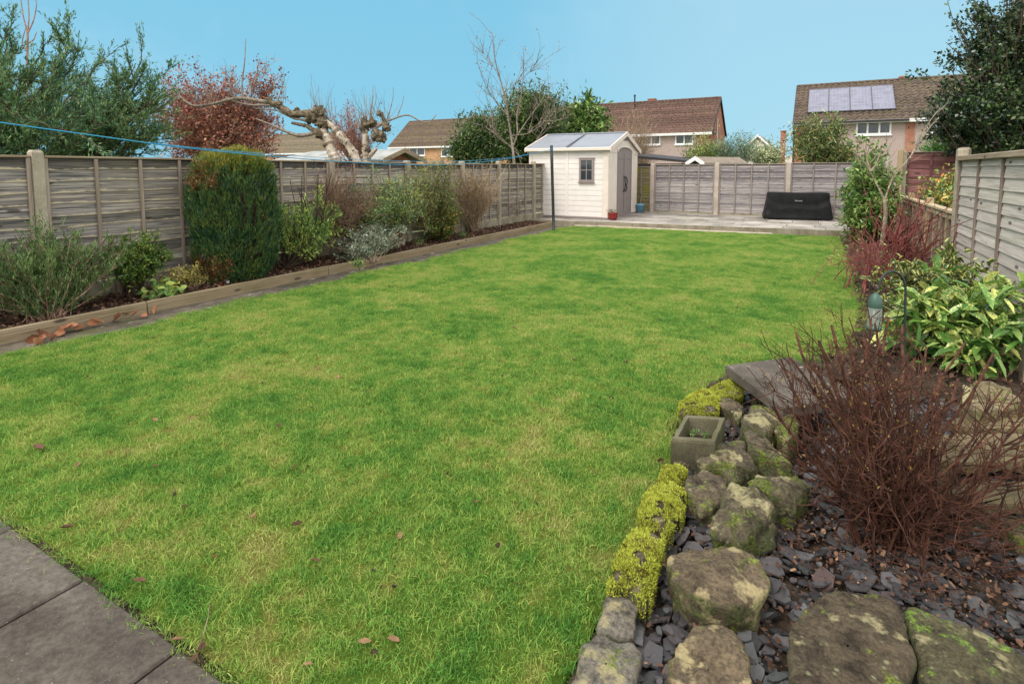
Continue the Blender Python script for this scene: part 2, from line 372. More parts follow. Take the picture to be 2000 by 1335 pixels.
def foliage(mb, P, n, L, W, t0=.2, spread=.03, along=.5, rnd=.7, up=.2, nup=.4, kind='d', droop=0., jl=.35, t1=1.0):
    i = rng.integers(0, len(P), n); t = t0+(t1-t0)*rng.random(n); p, d = at_paths(P, i, t)
    p = p+rng.normal(size=(n, 3))*spread
    dr = nrm(d*along+rng.normal(size=(n, 3))*rnd+np.array([0, 0, up]))
    s = 1+jl*(rng.random(n)*2-1); mb.leaves(p, dr, L*s, W*s, nup, kind, droop)
def taper(P, r0, r1): 
    m, k = P.shape[:2]; return np.broadcast_to(np.linspace(r0, r1, k), (m, k))*(.7+.6*rng.random((m, 1)))
# ================================================================ GROUND
def poly_fill(pts, z, step, jit=0.0, amp=0.0, fs=1.0, seed=0):
    """triangle-free grid clipped to a polygon: keeps cells whose centre lies inside"""
    pts = np.array(pts, float); x0, y0 = pts.min(0); x1, y1 = pts.max(0)
    xs = np.arange(x0, x1+step, step); ys = np.arange(y0, y1+step, step)
    XX, YY = np.meshgrid(xs, ys)
    return XX, YY
def inside(px, py, pts):
    r = np.zeros(px.shape, bool); n = len(pts); j = n-1
    for i in range(n):
        xi, yi = pts[i]; xj, yj = pts[j]
        c = ((yi > py) != (yj > py)) & (px < (xj-xi)*(py-yi)/(yj-yi+1e-12)+xi); r ^= c; j = i
    return r
def sheet(pts, z, amp=.0, fs=2.0, step=.08, seed=0):
    """polygonal sheet as a fine grid, vertices outside pulled onto the outline, gently uneven"""
    pts = [tuple(p) for p in pts]; XX, YY = poly_fill(pts, z, step)
    cx = (XX[:-1, :-1]+XX[1:, 1:])/2; cy = (YY[:-1, :-1]+YY[1:, 1:])/2; keep = inside(cx, cy, pts)
    ny, nx = XX.shape; idx = np.arange(nx*ny).reshape(ny, nx)
    F4 = np.stack([idx[:-1, :-1], idx[:-1, 1:], idx[1:, 1:], idx[1:, :-1]], -1)[keep]
    used = np.unique(F4); V = np.stack([XX.ravel(), YY.ravel(), np.full(XX.size, z)], 1)
    ins = inside(V[:, 0], V[:, 1], pts)
    P = np.array(pts); Q = np.roll(P, -1, 0)
    for i in used:
        v = V[i, :2]; d = Q-P; t = np.clip(((v-P)*d).sum(1)/np.maximum((d*d).sum(1), 1e-9), 0, 1); c = P+d*t[:, None]
        dd = np.linalg.norm(c-v, axis=1); b = dd.argmin()
        if (not ins[i]) or dd[b] < step*.35: V[i, :2] = c[b]
        if amp: V[i, 2] += amp*mnoise.fractal(Vector((V[i, 0]*fs, V[i, 1]*fs, seed)), 1., 2., 3)
    re = np.zeros(len(V), int); re[used] = np.arange(len(used))
    mb = MB(); mb.add(V[used], re[F4]); return mb
g = NG('far_ground'); M['far'] = g.out(g.ramp(g.noise(.35, 6, .6), [(.3, (.05, .075, .02)), (.7, (.11, .14, .04))]), .95, g.noise(6, 4), .4, .03)
mb = MB(); mb.box(-600, 600, -60, 900, -.30, -.06); struct(mb.build('ground', M['far']))
g = NG('soil'); f = g.noise(14, 8, .7); c = g.ramp(f, [(.3, (.022, .016, .012)), (.55, (.06, .043, .03)), (.8, (.12, .085, .058))])
M['soil'] = g.out(c, .95, g.noise(45, 6, .75), .9, .02, .15)
def lawn_color(g):
    a = g.noise(1.3, 6, .66, dist=.6); b = g.noise(6.5, 5, .65)
    f = g.math('ADD', g.math('MULTIPLY', a, .55), g.math('MULTIPLY', b, .45))
    return f
LAWN = [(-5.55, .895), (-1.0, .90), (-.62, .93), (-.57, 1.4), (-.56, 1.8), (-.57, 2.2), (-.59, 2.7), (-.63, 3.2), (-.60, 3.7), (-.46, 4.12), (-.42, 4.5), (-.05, 4.62), (.18, 4.9),
        (.40, 5.8), (.50, 6.5), (.48, 7.6), (.52, 10), (.56, 12), (.56, 14.0), (-2, 13.70), (-5.0, 13.35), (-5.5, 13.2)]
LAWN += [(-5.60+.07*math.sin(y_*2.9)+.05*math.sin(y_*7.3+1), y_) for y_ in np.arange(12.6, 1.0, -.35)]
g = NG('lawn_base'); f = lawn_color(g)
M['lawn'] = g.out(g.ramp(f, [(.35, (.035, .085, .008)), (.5, (.085, .125, .015)), (.62, (.15, .14, .035))]), .95, g.noise(60, 5, .7), .8, .02, .1)
lawn = struct(sheet(LAWN, .004, .012, .8, .12).build('lawn', M['lawn'], smooth=True))
# grass blades: a scatter of tufts (stuff)
g = NG('grass_blades'); f = lawn_color(g)
f = g.math('ADD', f, g.mr(g.math('FRACT', g.math('MULTIPLY', g.geo.outputs['Random Per Island'], 5.7)), 0, 1, -.085, .085))
c = g.ramp(f, k=.9, stops=[(.31, (.085, .240, .045)), (.435, (.160, .345, .062)), (.51, (.275, .425, .086)), (.595, (.40, .475, .12)), (.70, (.49, .48, .19))])
c = g.island(c, .36, .012)
M['grass'] = g.out(c, .6, None, spec=.15, transl=.4)
def tuft(seed, n=95, rad=.07):
    rg = np.random.default_rng(seed); mb = MB()
    an = rg.random(n)*2*math.pi; rr = rad*np.sqrt(rg.random(n)); b = np.stack([rr*np.cos(an), rr*np.sin(an), np.full(n, -.006)], 1)
    hgt = .011+.015*rg.random(n)**1.8; ln = rg.normal(size=(n, 2))*.009; wd = .0009+.0007*rg.random(n)
    pa = rg.random(n)*2*math.pi; S = np.stack([np.cos(pa), np.sin(pa), np.zeros(n)], 1)*wd[:, None]
    mid = b+np.concatenate([ln*.4, (hgt*.65)[:, None]], 1); tip = b+np.concatenate([ln*1.5, hgt[:, None]], 1)
    V = np.stack([b-S, b+S, mid+S*.8, mid-S*.8, tip], 1).reshape(-1, 3); o = (np.arange(n)*5)[:, None]
    mb.add(V, o+np.array([[0, 1, 2, 3]]), o+np.array([[3, 2, 4]]))
    ob = mb.build('grass_tuft', M['grass'], origin=(0, 0, 0)); sc.collection.objects.unlink(ob); return ob
tcol = bpy.data.collections.new('grass_tufts')
for s_ in range(6): tcol.objects.link(tuft(100+s_))
def scatter(obj, coll, density, smin, smax, seed=1, tilt=.25):
    ng = bpy.data.node_groups.new('scatter', 'GeometryNodeTree')
    ng.interface.new_socket('Geometry', in_out='INPUT', socket_type='NodeSocketGeometry')
    ng.interface.new_socket('Geometry', in_out='OUTPUT', socket_type='NodeSocketGeometry')
    N = ng.nodes.new; L = ng.links.new
    gi = N('NodeGroupInput'); go = N('NodeGroupOutput'); ds = N('GeometryNodeDistributePointsOnFaces'); ds.inputs['Density'].default_value = density
    ds.inputs['Seed'].default_value = seed
    ci = N('GeometryNodeCollectionInfo'); ci.inputs[0].default_value = coll; ci.inputs[1].default_value = True; ci.inputs[2].default_value = True
    ip = N('GeometryNodeInstanceOnPoints'); ip.inputs['Pick Instance'].default_value = True
    rv = N('FunctionNodeRandomValue'); rv.data_type = 'FLOAT_VECTOR'
    rv.inputs[0].default_value = (-tilt, -tilt, 0); rv.inputs[1].default_value = (tilt, tilt, 6.283)
    rs = N('FunctionNodeRandomValue'); rs.data_type = 'FLOAT'; rs.inputs[2].default_value = smin; rs.inputs[3].default_value = smax
    L(gi.outputs[0], ds.inputs[0]); L(ds.outputs['Points'], ip.inputs['Points']); L(ci.outputs[0], ip.inputs['Instance'])
    L(rv.outputs[0], ip.inputs['Rotation']); L(rs.outputs[1], ip.inputs['Scale']); L(ip.outputs[0], go.inputs[0])
    md = obj.modifiers.new('scatter', 'NODES'); md.node_group = ng
gl = sheet(LAWN, .004, .012, .8, .12).build('lawn_grass', M['grass'])
tag(gl, 'short patchy green and yellow grass blades covering the lawn', 'grass', None, 'stuff'); scatter(gl, tcol, 500, .7, 1.35)
# ragged longer fringe at the lawn edges
fr = MB(); npt = 2600; Lp = np.array(LAWN); seg = np.roll(Lp, -1, 0)-Lp; sl_ = np.linalg.norm(seg, axis=1); cs = np.r_[0, sl_.cumsum()]
q = rng.random(npt)*cs[-1]; si = np.searchsorted(cs, q, 'right')-1; base = Lp[si]+seg[si]*((q-cs[si])/sl_[si])[:, None]
nb = npt*7; bp = np.repeat(base, 7, 0)+rng.normal(size=(nb, 2))*.035
fr.leaves(np.c_[bp, np.full(nb, 0.)], rng.normal(size=(nb, 3))*.75+np.array([0, 0, .9]),   .022+.028*rng.random(nb), .0026, .1, 'd', .2)
tag(fr.build('edge_grass', M['grass'], origin=(0, 0, 0)), 'ragged grass fringe along the lawn edge', 'grass', None, 'stuff')
# soil strip between patio and lawn, beds
struct(sheet([(-5.6, .70), (.3, .70), (.3, 1.0), (-5.6, 1.0)], -.004, .006, 9, .06).build('soil_strip', M['soil'], smooth=True))
BED_L = [(-6.9, .2), (-6.0, .2), (-6.03, 4), (-6.03, 13.1), (-6.9, 13.25)]
struct(sheet(BED_L, .085, .05, 2.5, .09).build('flower_bed', M['soil'], smooth=True))
BED_R = [(-.42, 4.3), (1.75, 4.3), (1.75, 14.3), (.5, 14.05), (.5, 10), (.44, 6.5), (.3, 5.4), (-.1, 4.6)]
struct(sheet(BED_R, .012, .035, 2.5, .09, 3).build('side_bed', M['soil'], smooth=True))
ROCKBED = [(-.60, .5), (2.2, .5), (2.2, 4.35), (-.4, 4.35), (-.58, 3.9), (-.61, 3.3), (-.57, 2.4), (-.55, 1.8), (-.56, 1.3)]
struct(sheet(ROCKBED, .016, .03, 3, .07, 5).build('rockery_bed', M['soil'], smooth=True))
# path strip beside the edging
g = NG('tar_path'); f = g.noise(5, 6, .65); c = g.ramp(f, [(.3, (.06, .05, .038)), (.7, (.14, .118, .09))])
c = g.mix(g.mr(g.noise(6.0, 4, .6, (2.4, .8, 1)), .64, .68), c, (.45, .43, .38)); c = g.mix(g.mr(g.noise(3, 5), .55, .7, 0, .7), c, (.07, .075, .02))
M['path'] = g.out(c, .8, g.noise(80, 5, .7), .6, .006)
struct(sheet([(-6.0, .6), (-5.52, .6), (-5.55, 13.2), (-6.0, 13.15)], .0, .006, 3, .1).build('path', M['path'], smooth=True))
# front patio: riven slabs with real joints
g = NG('riven_slab'); f = g.noise(1.7, 6, .5, (1.0, 2.6, 1), None, .8); f2 = g.noise(45, 6, .72)
c = g.ramp(f, [(.25, (.056, .046, .037)), (.5, (.082, .069, .056)), (.78, (.112, .096, .080))])
c = g.mix(.5, c, g.ramp(f2, [(.3, (.25, .25, .25)), (.7, (.82, .82, .82))]), 'OVERLAY'); c = g.island(c, .08)
c = g.mix(g.mr(g.noise(130, 2, .6), .70, .74, 0, .7), c, (.36, .33, .28)); c = g.mix(g.mr(g.noise(1.1, 5, .6), .58, .74, 0, .45), c, (.085, .085, .045))
hb = g.math('ADD', g.math('MULTIPLY', f, .5), g.math('MULTIPLY', f2, .22)); M['riven'] = g.out(c, .82, hb, .6, .02, .25)
struct(MB().box(-5.0, .3, -2.2, .885, -.058, -.018).build('patio_base', simple('joint_moss', (.055, .06, .022), .95, .1, .5, 9, .6)))
mb = MB(); xs = np.arange(-5.21, .2, .592)
for r_ in range(3):
    y1 = .874-r_*.60
    for i, x in enumerate(xs):
        e = .006; mb.bbox(x+e, x+.592-e, y1-.60+e, y1-rng.random()*.006, -.05, .012+rng.normal()*.0015, .006)
struct(mb.build('patio', M['riven']))
# rear terrace
def tfront(x): return 13.19+(x+7.13)*.1186
tb = MB(); tf_ = MB(); ang = math.atan(.1186)
g = NG('terrace_slab'); f = g.noise(1.4, 6, .65); c = g.ramp(f, [(.28, (.17, .155, .135)), (.55, (.30, .275, .245)), (.78, (.40, .37, .33))])
c = g.mix(.35, c, g.ramp(g.noise(50, 4, .7), [(.3, (.3, .3, .3)), (.7, (.8, .8, .8))]), 'OVERLAY'); c = g.island(c, .2)
c = g.mix(g.mr(g.noise(2.6, 5, .6), .56, .72, 0, .6), c, (.20, .185, .09)); M['terrace'] = g.out(c, .85, g.noise(60, 5, .7), .4, .006)
M['kerb'] = concrete('kerb_stone', (.20, .17, .12), (.33, .285, .215), (.42, .39, .3), .5, .4)
slab_base = MB()
x0, x1 = -6.83, 1.6
slab_base.hexa([(x0, tfront(x0)+.055, -.02), (x1, tfront(x1)+.055, -.02), (x1, 18.2, -.02), (x0, 18.2, -.02), (x0, tfront(x0)+.055, .108), (x1, tfront(x1)+.055, .108), (x1, 18.2, .108), (x0, 18.2, .108)])
struct(slab_base.build('terrace_base', M['soil']))
for r_ in range(8):
    wd = .88 if r_ % 2 == 0 else .6; off = [0, .38, .1, .3, .2, .45, .05, .33][r_]
    v0 = .07+r_*.6; v1 = v0+.592
    if v0 > 4.9: break
    x = -6.8-off
    while x < 1.55:
        a, b = max(x, -6.8), min(x+wd-.012, 1.55)
        if b-a > .1:
            dz = rng.normal()*.003
            P = [(a, tfront(a)+v0, .10), (b, tfront(b)+v0, .10), (b, tfront(b)+v1, .10), (a, tfront(a)+v1, .10)]
            tb.hexa(P+[(p[0], p[1], .13+dz) for p in P])
        x += wd
struct(tb.build('terrace', M['terrace']))
x = -6.8
while x < 1.05:
    ln = .9+rng.random()*.05; a, b = x, min(x+ln, 1.1); zt = .135
    for (o0, o1, za, zb) in ((0, .05, -.03, zt),):
        P = [(a+.004, tfront(a)+o0, za), (b-.004, tfront(b)+o0, za), (b-.004, tfront(b)+o1, za), (a+.004, tfront(a)+o1, za)]
        tf_.hexa(P+[(p[0], p[1], zb) for p in P])
    x = b+.001
struct(tf_.build('terrace_kerb', M['kerb']))
a0 = G(1123, 440, .02); a1 = G(1508, 457, .02); dv = nrm(a1-a0); nv = np.array([-dv[1], dv[0], 0])*.022
lb = MB(); lb.hexa([tuple(p+np.array([0, 0, z])) for z in (-.02, .022) for p in (a0-nv, a1-nv, a1+nv, a0+nv)])
tag(lb.build('timber_batten', simple('pale_batten', (.62, .53, .43), .7, .2, .15)), 'thin pale timber batten lying on the grass in front of the terrace', 'batten')
# ================================================================ TIMBER EDGING
t = thing('timber_edging', 'low brown timber edging boards along the left flower bed', 'edging', (-6.0, 6.9, 0))
ys = [.3, 3.02, 5.42, 7.82, 10.22, 13.12]
for i in range(5):
    o = (rng.random()-.5)*.012; MB().bbox(-6.022+o, -5.978+o, ys[i]+.004, ys[i+1]-.004, -.04, .128+rng.normal()*.004, .005).build('board', M['edging'], t)
# ================================================================ FENCES
def lap_panel(mb, axis, c, a0, a1, z0, z1, face, n=11, wavy=.012, out=.014, rev=False):
    """overlapping waney boards; axis 'y' or 'x' is the run, c the plane, face +1/-1 the outward sign"""
    hgt = (z1-z0)/n; m = 15; ts = np.linspace(0, 1, m)
    for i in range(n):
        zb = z0+i*hgt; zt = min(zb+hgt*1.35, z1)
        ph = rng.random(4)*6.28; wv = wavy*(np.sin(ts*5+ph[0])*.6+np.sin(ts*11+ph[1])*.4+rng.normal(size=m)*.12) if wavy else np.zeros(m)
        al = a0+(a1-a0)*ts; rows = []
        for (z, o) in ((np.full(m, zt), .001), (zb+wv+.004, out), (zb+wv, out-.004), (zb+wv, -.002)):
            cc = np.full(m, c+face*o); vs = {0: 1.0, 1: .0, 2: .0, 3: .0}[len(rows)]; rows.append(np.stack([cc, al, z] if axis == 'y' else [al, cc, z], 1))
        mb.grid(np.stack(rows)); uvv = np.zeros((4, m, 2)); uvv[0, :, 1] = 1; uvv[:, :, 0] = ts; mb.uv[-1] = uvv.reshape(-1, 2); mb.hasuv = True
def pbox(mb, axis, c0, c1, a0, a1, z0, z1, b=.004):
    c0, c1 = min(c0, c1), max(c0, c1)
    if axis == 'y': mb.bbox(c0, c1, a0, a1, z0, z1, b)
    else: mb.bbox(a0, a1, c0, c1, z0, z1, b)
def post(mb, axis, c, a, z0, z1, wd=.10, dp=.11):
    h = wd/2; k = [(-h, -dp/2), (h, -dp/2), (h, dp/2), (-h, dp/2)]
    if axis == 'y': k = [(q[1], q[0]) for q in k]
    px, py = (c, a) if axis == 'y' else (a, c)
    P = [(px+q[0], py+q[1]) for q in k]; S = [(px+q[0]*.72, py+q[1]*.72) for q in k]
    mb.add([(*p, z0) for p in P]+[(*p, z1-.028) for p in P]+[(*p, z1) for p in S],
           [[0, 1, 5, 4], [1, 2, 6, 5], [2, 3, 7, 6], [3, 0, 4, 7], [4, 5, 9, 8], [5, 6, 10, 9], [6, 7, 11, 10], [7, 4, 8, 11], [8, 9, 10, 11]])
def fence_run(t, axis, c, posts, face, zg, zb, ztops, mats, pd=.11, wavy=.012, nb=11, gravel=True, skip=(), pf=.0, wid=.10, nbat=5, posttop=.06, mat_of=None, out=.014):
    for i, a in enumerate(posts):
        if i in skip: continue
        zt = ztops[min(i, len(ztops)-1)]
        pb = MB(); post(pb, axis, c+face*pf, a, -.05, zt+posttop, wid, pd); pb.build('post', mats['post'], t)
    for i in range(len(posts)-1):
        a0, a1 = posts[i]+wid/2, posts[i+1]-wid/2; zt = ztops[min(i, len(ztops)-1)]
        pm = mat_of(i) if mat_of else mats['board']
        mb = MB(); lap_panel(mb, axis, c, a0+.01, a1-.01, zb, zt-.018, face, nb, wavy, out); pn = mb.build('panel', pm, t)
        for j in range(nbat):
            aa = a0+.022+(a1-a0-.044)*j/(nbat-1); bb = MB(); pbox(bb, axis, c+face*.015, c+face*.040, aa-.018, aa+.018, zb-.005, zt-.022); bb.build('batten', mats['batten'], pn)
        cb = MB(); pbox(cb, axis, c-face*.02, c+face*.046, a0+.006, a1-.006, zt-.018, zt+.004); cb.build('cap_rail', mats['cap'], pn)
        if gravel:
            gb = MB(); pbox(gb, axis, c-face*.02, c+face*.025, a0+.002, a1-.002, zg, zb-.012); gb.build('gravel_board', mats['gravel'], t)
LX = -6.86
lposts = [-1.3, .6, 2.5, 4.42, 6.30, 8.2, 10.05, 11.65, 13.55, 15.45, 17.4]
t = thing('lap_fence', 'long weathered grey lap fence with concrete posts behind the left flower bed', 'fence', (LX, 8, 0))
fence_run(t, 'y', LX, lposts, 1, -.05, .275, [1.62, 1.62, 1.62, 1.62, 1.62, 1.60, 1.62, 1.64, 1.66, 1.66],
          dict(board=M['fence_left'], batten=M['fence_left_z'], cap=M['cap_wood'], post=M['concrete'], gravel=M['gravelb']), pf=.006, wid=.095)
BY = 17.5
bposts = [-6.75, -5.9, -4.57, -2.63, -.70, 1.62]
t = thing('lap_fence', 'grey lap fence with pinkish concrete posts at the back of the stone terrace', 'fence', (-2.5, BY, 0))
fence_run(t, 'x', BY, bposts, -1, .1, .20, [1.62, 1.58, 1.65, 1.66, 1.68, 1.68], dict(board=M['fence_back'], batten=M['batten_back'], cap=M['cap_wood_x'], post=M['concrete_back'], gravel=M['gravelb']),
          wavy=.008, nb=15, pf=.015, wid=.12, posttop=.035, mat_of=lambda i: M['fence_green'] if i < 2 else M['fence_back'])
RX = 1.68
t = thing('lap_fence', 'tall pale grey lap fence with wide boards on the right side', 'fence', (RX, 7.6, 0))
fence_run(t, 'y', RX, [5.30, 9.30], -1, .0, .16, [1.66, 1.70], dict(board=M['fence_right'], batten=M['batten_right'], cap=M['cap_wood'], post=M['concrete'], gravel=M['gravelb']),
          wavy=.003, nb=12, wid=.11, pf=.0, posttop=.07, nbat=5, skip=(0,), out=.02)
rl = MB(); rl.bbox(RX-.075, RX-.047, 5.42, 9.22, 1.60, 1.662); rl.build('top_rail', M['cap_wood'], t)
pw = MB(); pw.bbox(RX-.03, RX+.1, 9.30, 9.42, .0, 1.78, .03); pw.build('timber_post', M['batten_right'], t)
t = thing('concrete_post', 'short concrete post beside the fern at the right edge', 'post', (1.36, 4.98, 0))
pb = MB(); post(pb, 'y', 1.36, 4.98, -.05, .52, .1, .1); pb.build('shaft', M['concrete'], t)
# low tan fence
t = thing('board_fence', 'low pale tan timber fence behind the red stemmed shrub', 'fence', (RX, 12.4, 0))
for y in (11.4, 13.5, 15.5): MB().bbox(RX-.05, RX+.05, y-.05, y+.05, 0, 1.02 if y < 15 else 1.95, .008).build('post', M['fence_tan'], t)
mb = MB(); y = 9.42
while y < 15.4: mb.bbox(RX-.012+rng.normal()*.002, RX+.008, y, y+.118, .06, .88, .003); y += .125
mb.build('panel', M['fence_tan'], t); y = 9.6
while y < 15.4: MB().bbox(RX-.055, RX-.0125, y, y+.05, .05, .86, .003).build('batten', M['batten_right'], t); y += .46
MB().bbox(RX-.075, RX+.05, 9.38, 15.42, .885, .925, .005).build('top_rail', M['tan_rail'], t)
MB().bbox(RX-.05, RX-.0125, 9.40, 15.42, .80, .86, .004).build('cross_rail', M['tan_rail'], t)
# red-brown fence of the neighbouring plot
t = thing('lap_fence', "red-brown stained lap fence in the next garden beyond the low tan fence", 'fence', (3.6, 15.75, 0))
fence_run(t, 'x', 15.75, [1.78, 3.7, 5.6], -1, .0, .2, [1.90, 1.90], dict(board=M['fence_red'], batten=M['fence_red'], cap=M['cap_wood_x'], post=M['concrete'], gravel=M['gravelb']), wavy=.01, nb=9, posttop=.03, pf=.01)
# ================================================================ SHED  (local frame: x along the window side, y to the back)
cream = (.70, .62, .545)
M['shed_wall'] = simple('shed_cream', (.75, .705, .66), .5, .35, .04, 3)
M['shed_post'] = simple('shed_post_cream', cream, .5, .35, .05, 3)
M['shed_roof'] = simple('shed_roof_grey', (.215, .235, .27), .5, .35, .07, 2)
M['taupe'] = simple('shed_taupe', (.235, .20, .19), .6, .3, .08, 12, .3)
M['black'] = simple('black_plastic', (.012, .012, .013), .45, .4)
sh = thing('garden_shed', 'cream plastic garden shed with grey roof and taupe double doors', 'shed', (-4.92, 14.22, .135), R(1.5), local=True)
SL, SD, EZ, RZ = 2.376, 2.95, 1.96, 2.42; BZ = .04
MB().bbox(-SL-.02, .02, -.02, SD+.02, -.006, .05, .008).build('base', M['taupe'], sh)
def siding(mb, x0, x1, y, nrow=13, face=-1):
    hh = (EZ-.06)/nrow
    for i in range(nrow):
        z = .05+i*hh
        mb.grid(np.array([[(x0, y+face*.002, z+.001), (x1, y+face*.002, z+.001)], [(x0, y+face*.012, z+.008), (x1, y+face*.012, z+.008)], [(x0, y+face*.012, z+.05), (x1, y+face*.012, z+.05)], [(x0, y+face*.009, z+hh-.004), (x1, y+face*.009, z+hh-.004)], [(x0, y+face*.002, z+hh), (x1, y+face*.002, z+hh)]]))
wl_ = MB(); siding(wl_, -SL+.1, -SL/2-.06, .02); siding(wl_, -SL/2+.02, -.16, .02); wl_.bbox(-SL/2-.065, -SL/2+.025, -.004, .04, .05, EZ, .006)
wl_.box(-SL+.02, -.02, .022, .05, .05, EZ)
wl_.box(-SL+.02, -SL+.05, .05, SD-.02, .05, EZ); wl_.box(-SL+.05, -.05, SD-.05, SD-.02, .05, EZ)
wl_.box(-.05, -.02, .05, SD-.02, .05, EZ)
GX = -.012                                             # gable plane
wl_.build('wall', M['shed_wall'], sh)
for (a, b, c_, d_) in ((-SL-.005, -SL+.10, -.01, .1), (-.16, .005, -.012, .05)):
    MB().bbox(a, b, c_, d_, .03, EZ, .012).build('corner_post', M['shed_post'], sh)
DY0, DY1 = .78, 2.30; DC = (DY0+DY1)/2; DH = 1.84
MB().bbox(-.045, .012, .052, DY0-.01, .03, EZ, .01).build('corner_post', M['shed_post'], sh)
MB().bbox(-.045, .012, DY1+.01, SD+.01, .03, EZ, .01).build('corner_post', M['shed_post'], sh)
for (a, b) in ((.04, DY0-.06), (DY1+.06, SD-.03)):
    MB().bbox(.0121, .024, a, b, .03, .12, .008).bbox(.0121, .024, a, b, EZ-.14, EZ-.02, .008).build('post_collar', M['shed_post'], sh)
# gable above the doors with an arched lower edge
n = 25; ya = np.linspace(.02, SD-.02, n); top = EZ+(RZ-EZ-.05)*(1-np.abs(ya-SD/2)/(SD/2)); 
arch = np.where((ya > DY0) & (ya < DY1), DH+.03+.14*np.sqrt(np.clip(1-((ya-DC)/((DY1-DY0)/2))**2, 0, 1)), EZ-.03)
gm = MB(); top = np.maximum(top, arch+.005)
gm.grid(np.stack([np.stack([np.full(n, .015), ya, arch], 1), np.stack([np.full(n, .015), ya, top], 1)]))
gm.grid(np.stack([np.stack([np.full(n, .015), ya, arch], 1), np.stack([np.full(n, -.05), ya, arch], 1)]))
gm.build('gable', M['shed_post'], sh)
am = MB(); yy = np.linspace(DY0, DY1, 21); az = DH+.03+.14*np.sqrt(np.clip(1-((yy-DC)/((DY1-DY0)/2))**2, 0, 1))
am.tubes(np.stack([np.full(21, .018), yy, az], 1), np.full(21, .02), 6); am.build('arch_trim', M['shed_post'], sh)
vm = MB(); vm.add([(.018, SD/2-.30, RZ-.22), (.018, SD/2+.30, RZ-.22), (.018, SD/2, RZ-.07), (.03, SD/2-.30, RZ-.22), (.03, SD/2+.30, RZ-.22), (.03, SD/2, RZ-.07)], [[0, 1, 4, 3], [1, 2, 5, 4], [2, 0, 3, 5]], [[3, 4, 5]])
vm.build('gable_vent', M['taupe'], sh)
for sgn in (-1, 1):
    ye = DY0 if sgn < 0 else DY1; n = 13; yd = np.linspace(DC+sgn*.006, ye-sgn*.012, n)
    zt = DH+.14*np.sqrt(np.clip(1-((yd-DC)/((DY1-DY0)/2))**2, 0, 1))
    xo = .0+.006*(np.arange(n) % 3 != 1); dm = MB()
    dm.grid(np.stack([np.stack([xo, yd, np.full(n, .045)], 1), np.stack([xo, yd, zt], 1)]))
    dm.grid(np.stack([np.stack([xo, yd, zt], 1), np.stack([np.full(n, -.04), yd, zt], 1)]))
    lo, hi = min(yd), max(yd)
    dm.bbox(.004, .016, lo, lo+.07, .05, DH-.02, .004); dm.bbox(.004, .016, hi-.07, hi, .05, DH-.02, .004)
    dm.bbox(.004, .016, lo+.07, hi-.07, DH-.17, DH-.09, .004); dm.bbox(.004, .016, lo+.07, hi-.07, .05, .13, .004)
    d = dm.build('door', M['taupe'], sh)
    hy = DC+sgn*.09; hz = np.array([.72, .78, .9, 1.0, 1.1, 1.16]); hx = np.array([.016, .05, .06, .06, .05, .016])
    hd = MB(); hd.tubes(np.stack([hx, hy+sgn*.03*np.sin(np.linspace(0, 12, 6)), hz], 1), np.full(6, .016), 6); hd.lathe([(.0, .70), (.03, .70), (.03, .75), (0, .75)], (.015, hy, 0), 8); hd.build('handle', M['black'], d)
# window
WX0, WX1, WZ0, WZ1 = -.83, -.41, 1.02, 1.66
wf = MB()
for (a, b, c_, d_) in ((WX0, WX0+.055, WZ0, WZ1), (WX1-.055, WX1, WZ0, WZ1), (WX0+.055, WX1-.055, WZ0, WZ0+.055), (WX0+.055, WX1-.055, WZ1-.055, WZ1)): wf.bbox(a, b, -.035, .01, c_, d_, .005)
xm, zm = (WX0+WX1)/2, (WZ0+WZ1)/2; wf.bbox(xm-.012, xm+.012, -.026, .0, WZ0+.055, WZ1-.055, .003).bbox(WX0+.055, xm-.012, -.026, .0, zm-.012, zm+.012, .003).bbox(xm+.012, WX1-.055, -.026, .0, zm-.012, zm+.012, .003)
M['taupe_light'] = simple('shed_window_frame', (.27, .225, .205), .6, .3, .06)
wd_ = wf.build('window', M['taupe_light'], sh); MB().box(WX0+.05, WX1-.05, -.014, -.008, WZ0+.05, WZ1-.05).build('pane', M['glass'], wd_)
MB().bbox(WX0-.025, WX1+.025, -.05, .0, WZ0-.035, WZ0-.001, .006).build('sill', M['taupe_light'], wd_); MB().bbox(WX0-.02, WX1+.02, -.045, .0, WZ1+.001, WZ1+.02, .005).build('lintel', M['taupe_light'], wd_)
# roof: two ribbed panels per slope
OV = .10
for sgn in (-1, 1):
    for (a, b) in ((-SL-.08, -SL/2-.008), (-SL/2+.008, .075)):
        nx = 41; xs_ = np.linspace(a, b, nx); rib = np.zeros(nx); rr = []
        for tt in np.linspace(0, 1, 13):
            yy_ = SD/2+sgn*(SD/2+OV)*tt; zz = RZ-(RZ-EZ+.0)*tt*1.04; stp = .006*(tt*6 % 1)
            rr.append(np.stack([xs_, np.full(nx, yy_), np.full(nx, zz)+stp+rib], 1))
        rm = MB(); rm.grid(np.stack(rr)); dn = np.stack(rr)-np.array([0, 0, .035]); rm.grid(dn[::-1]); rm.build('roof_panel', M['shed_roof'], sh)
    mb = MB(); mb.bbox(-SL-.10, .09, SD/2+sgn*(SD/2+OV)-.03, SD/2+sgn*(SD/2+OV)+.03, EZ-.095, EZ-.005, .012); mb.build('eave_gutter', M['shed_post'], sh)
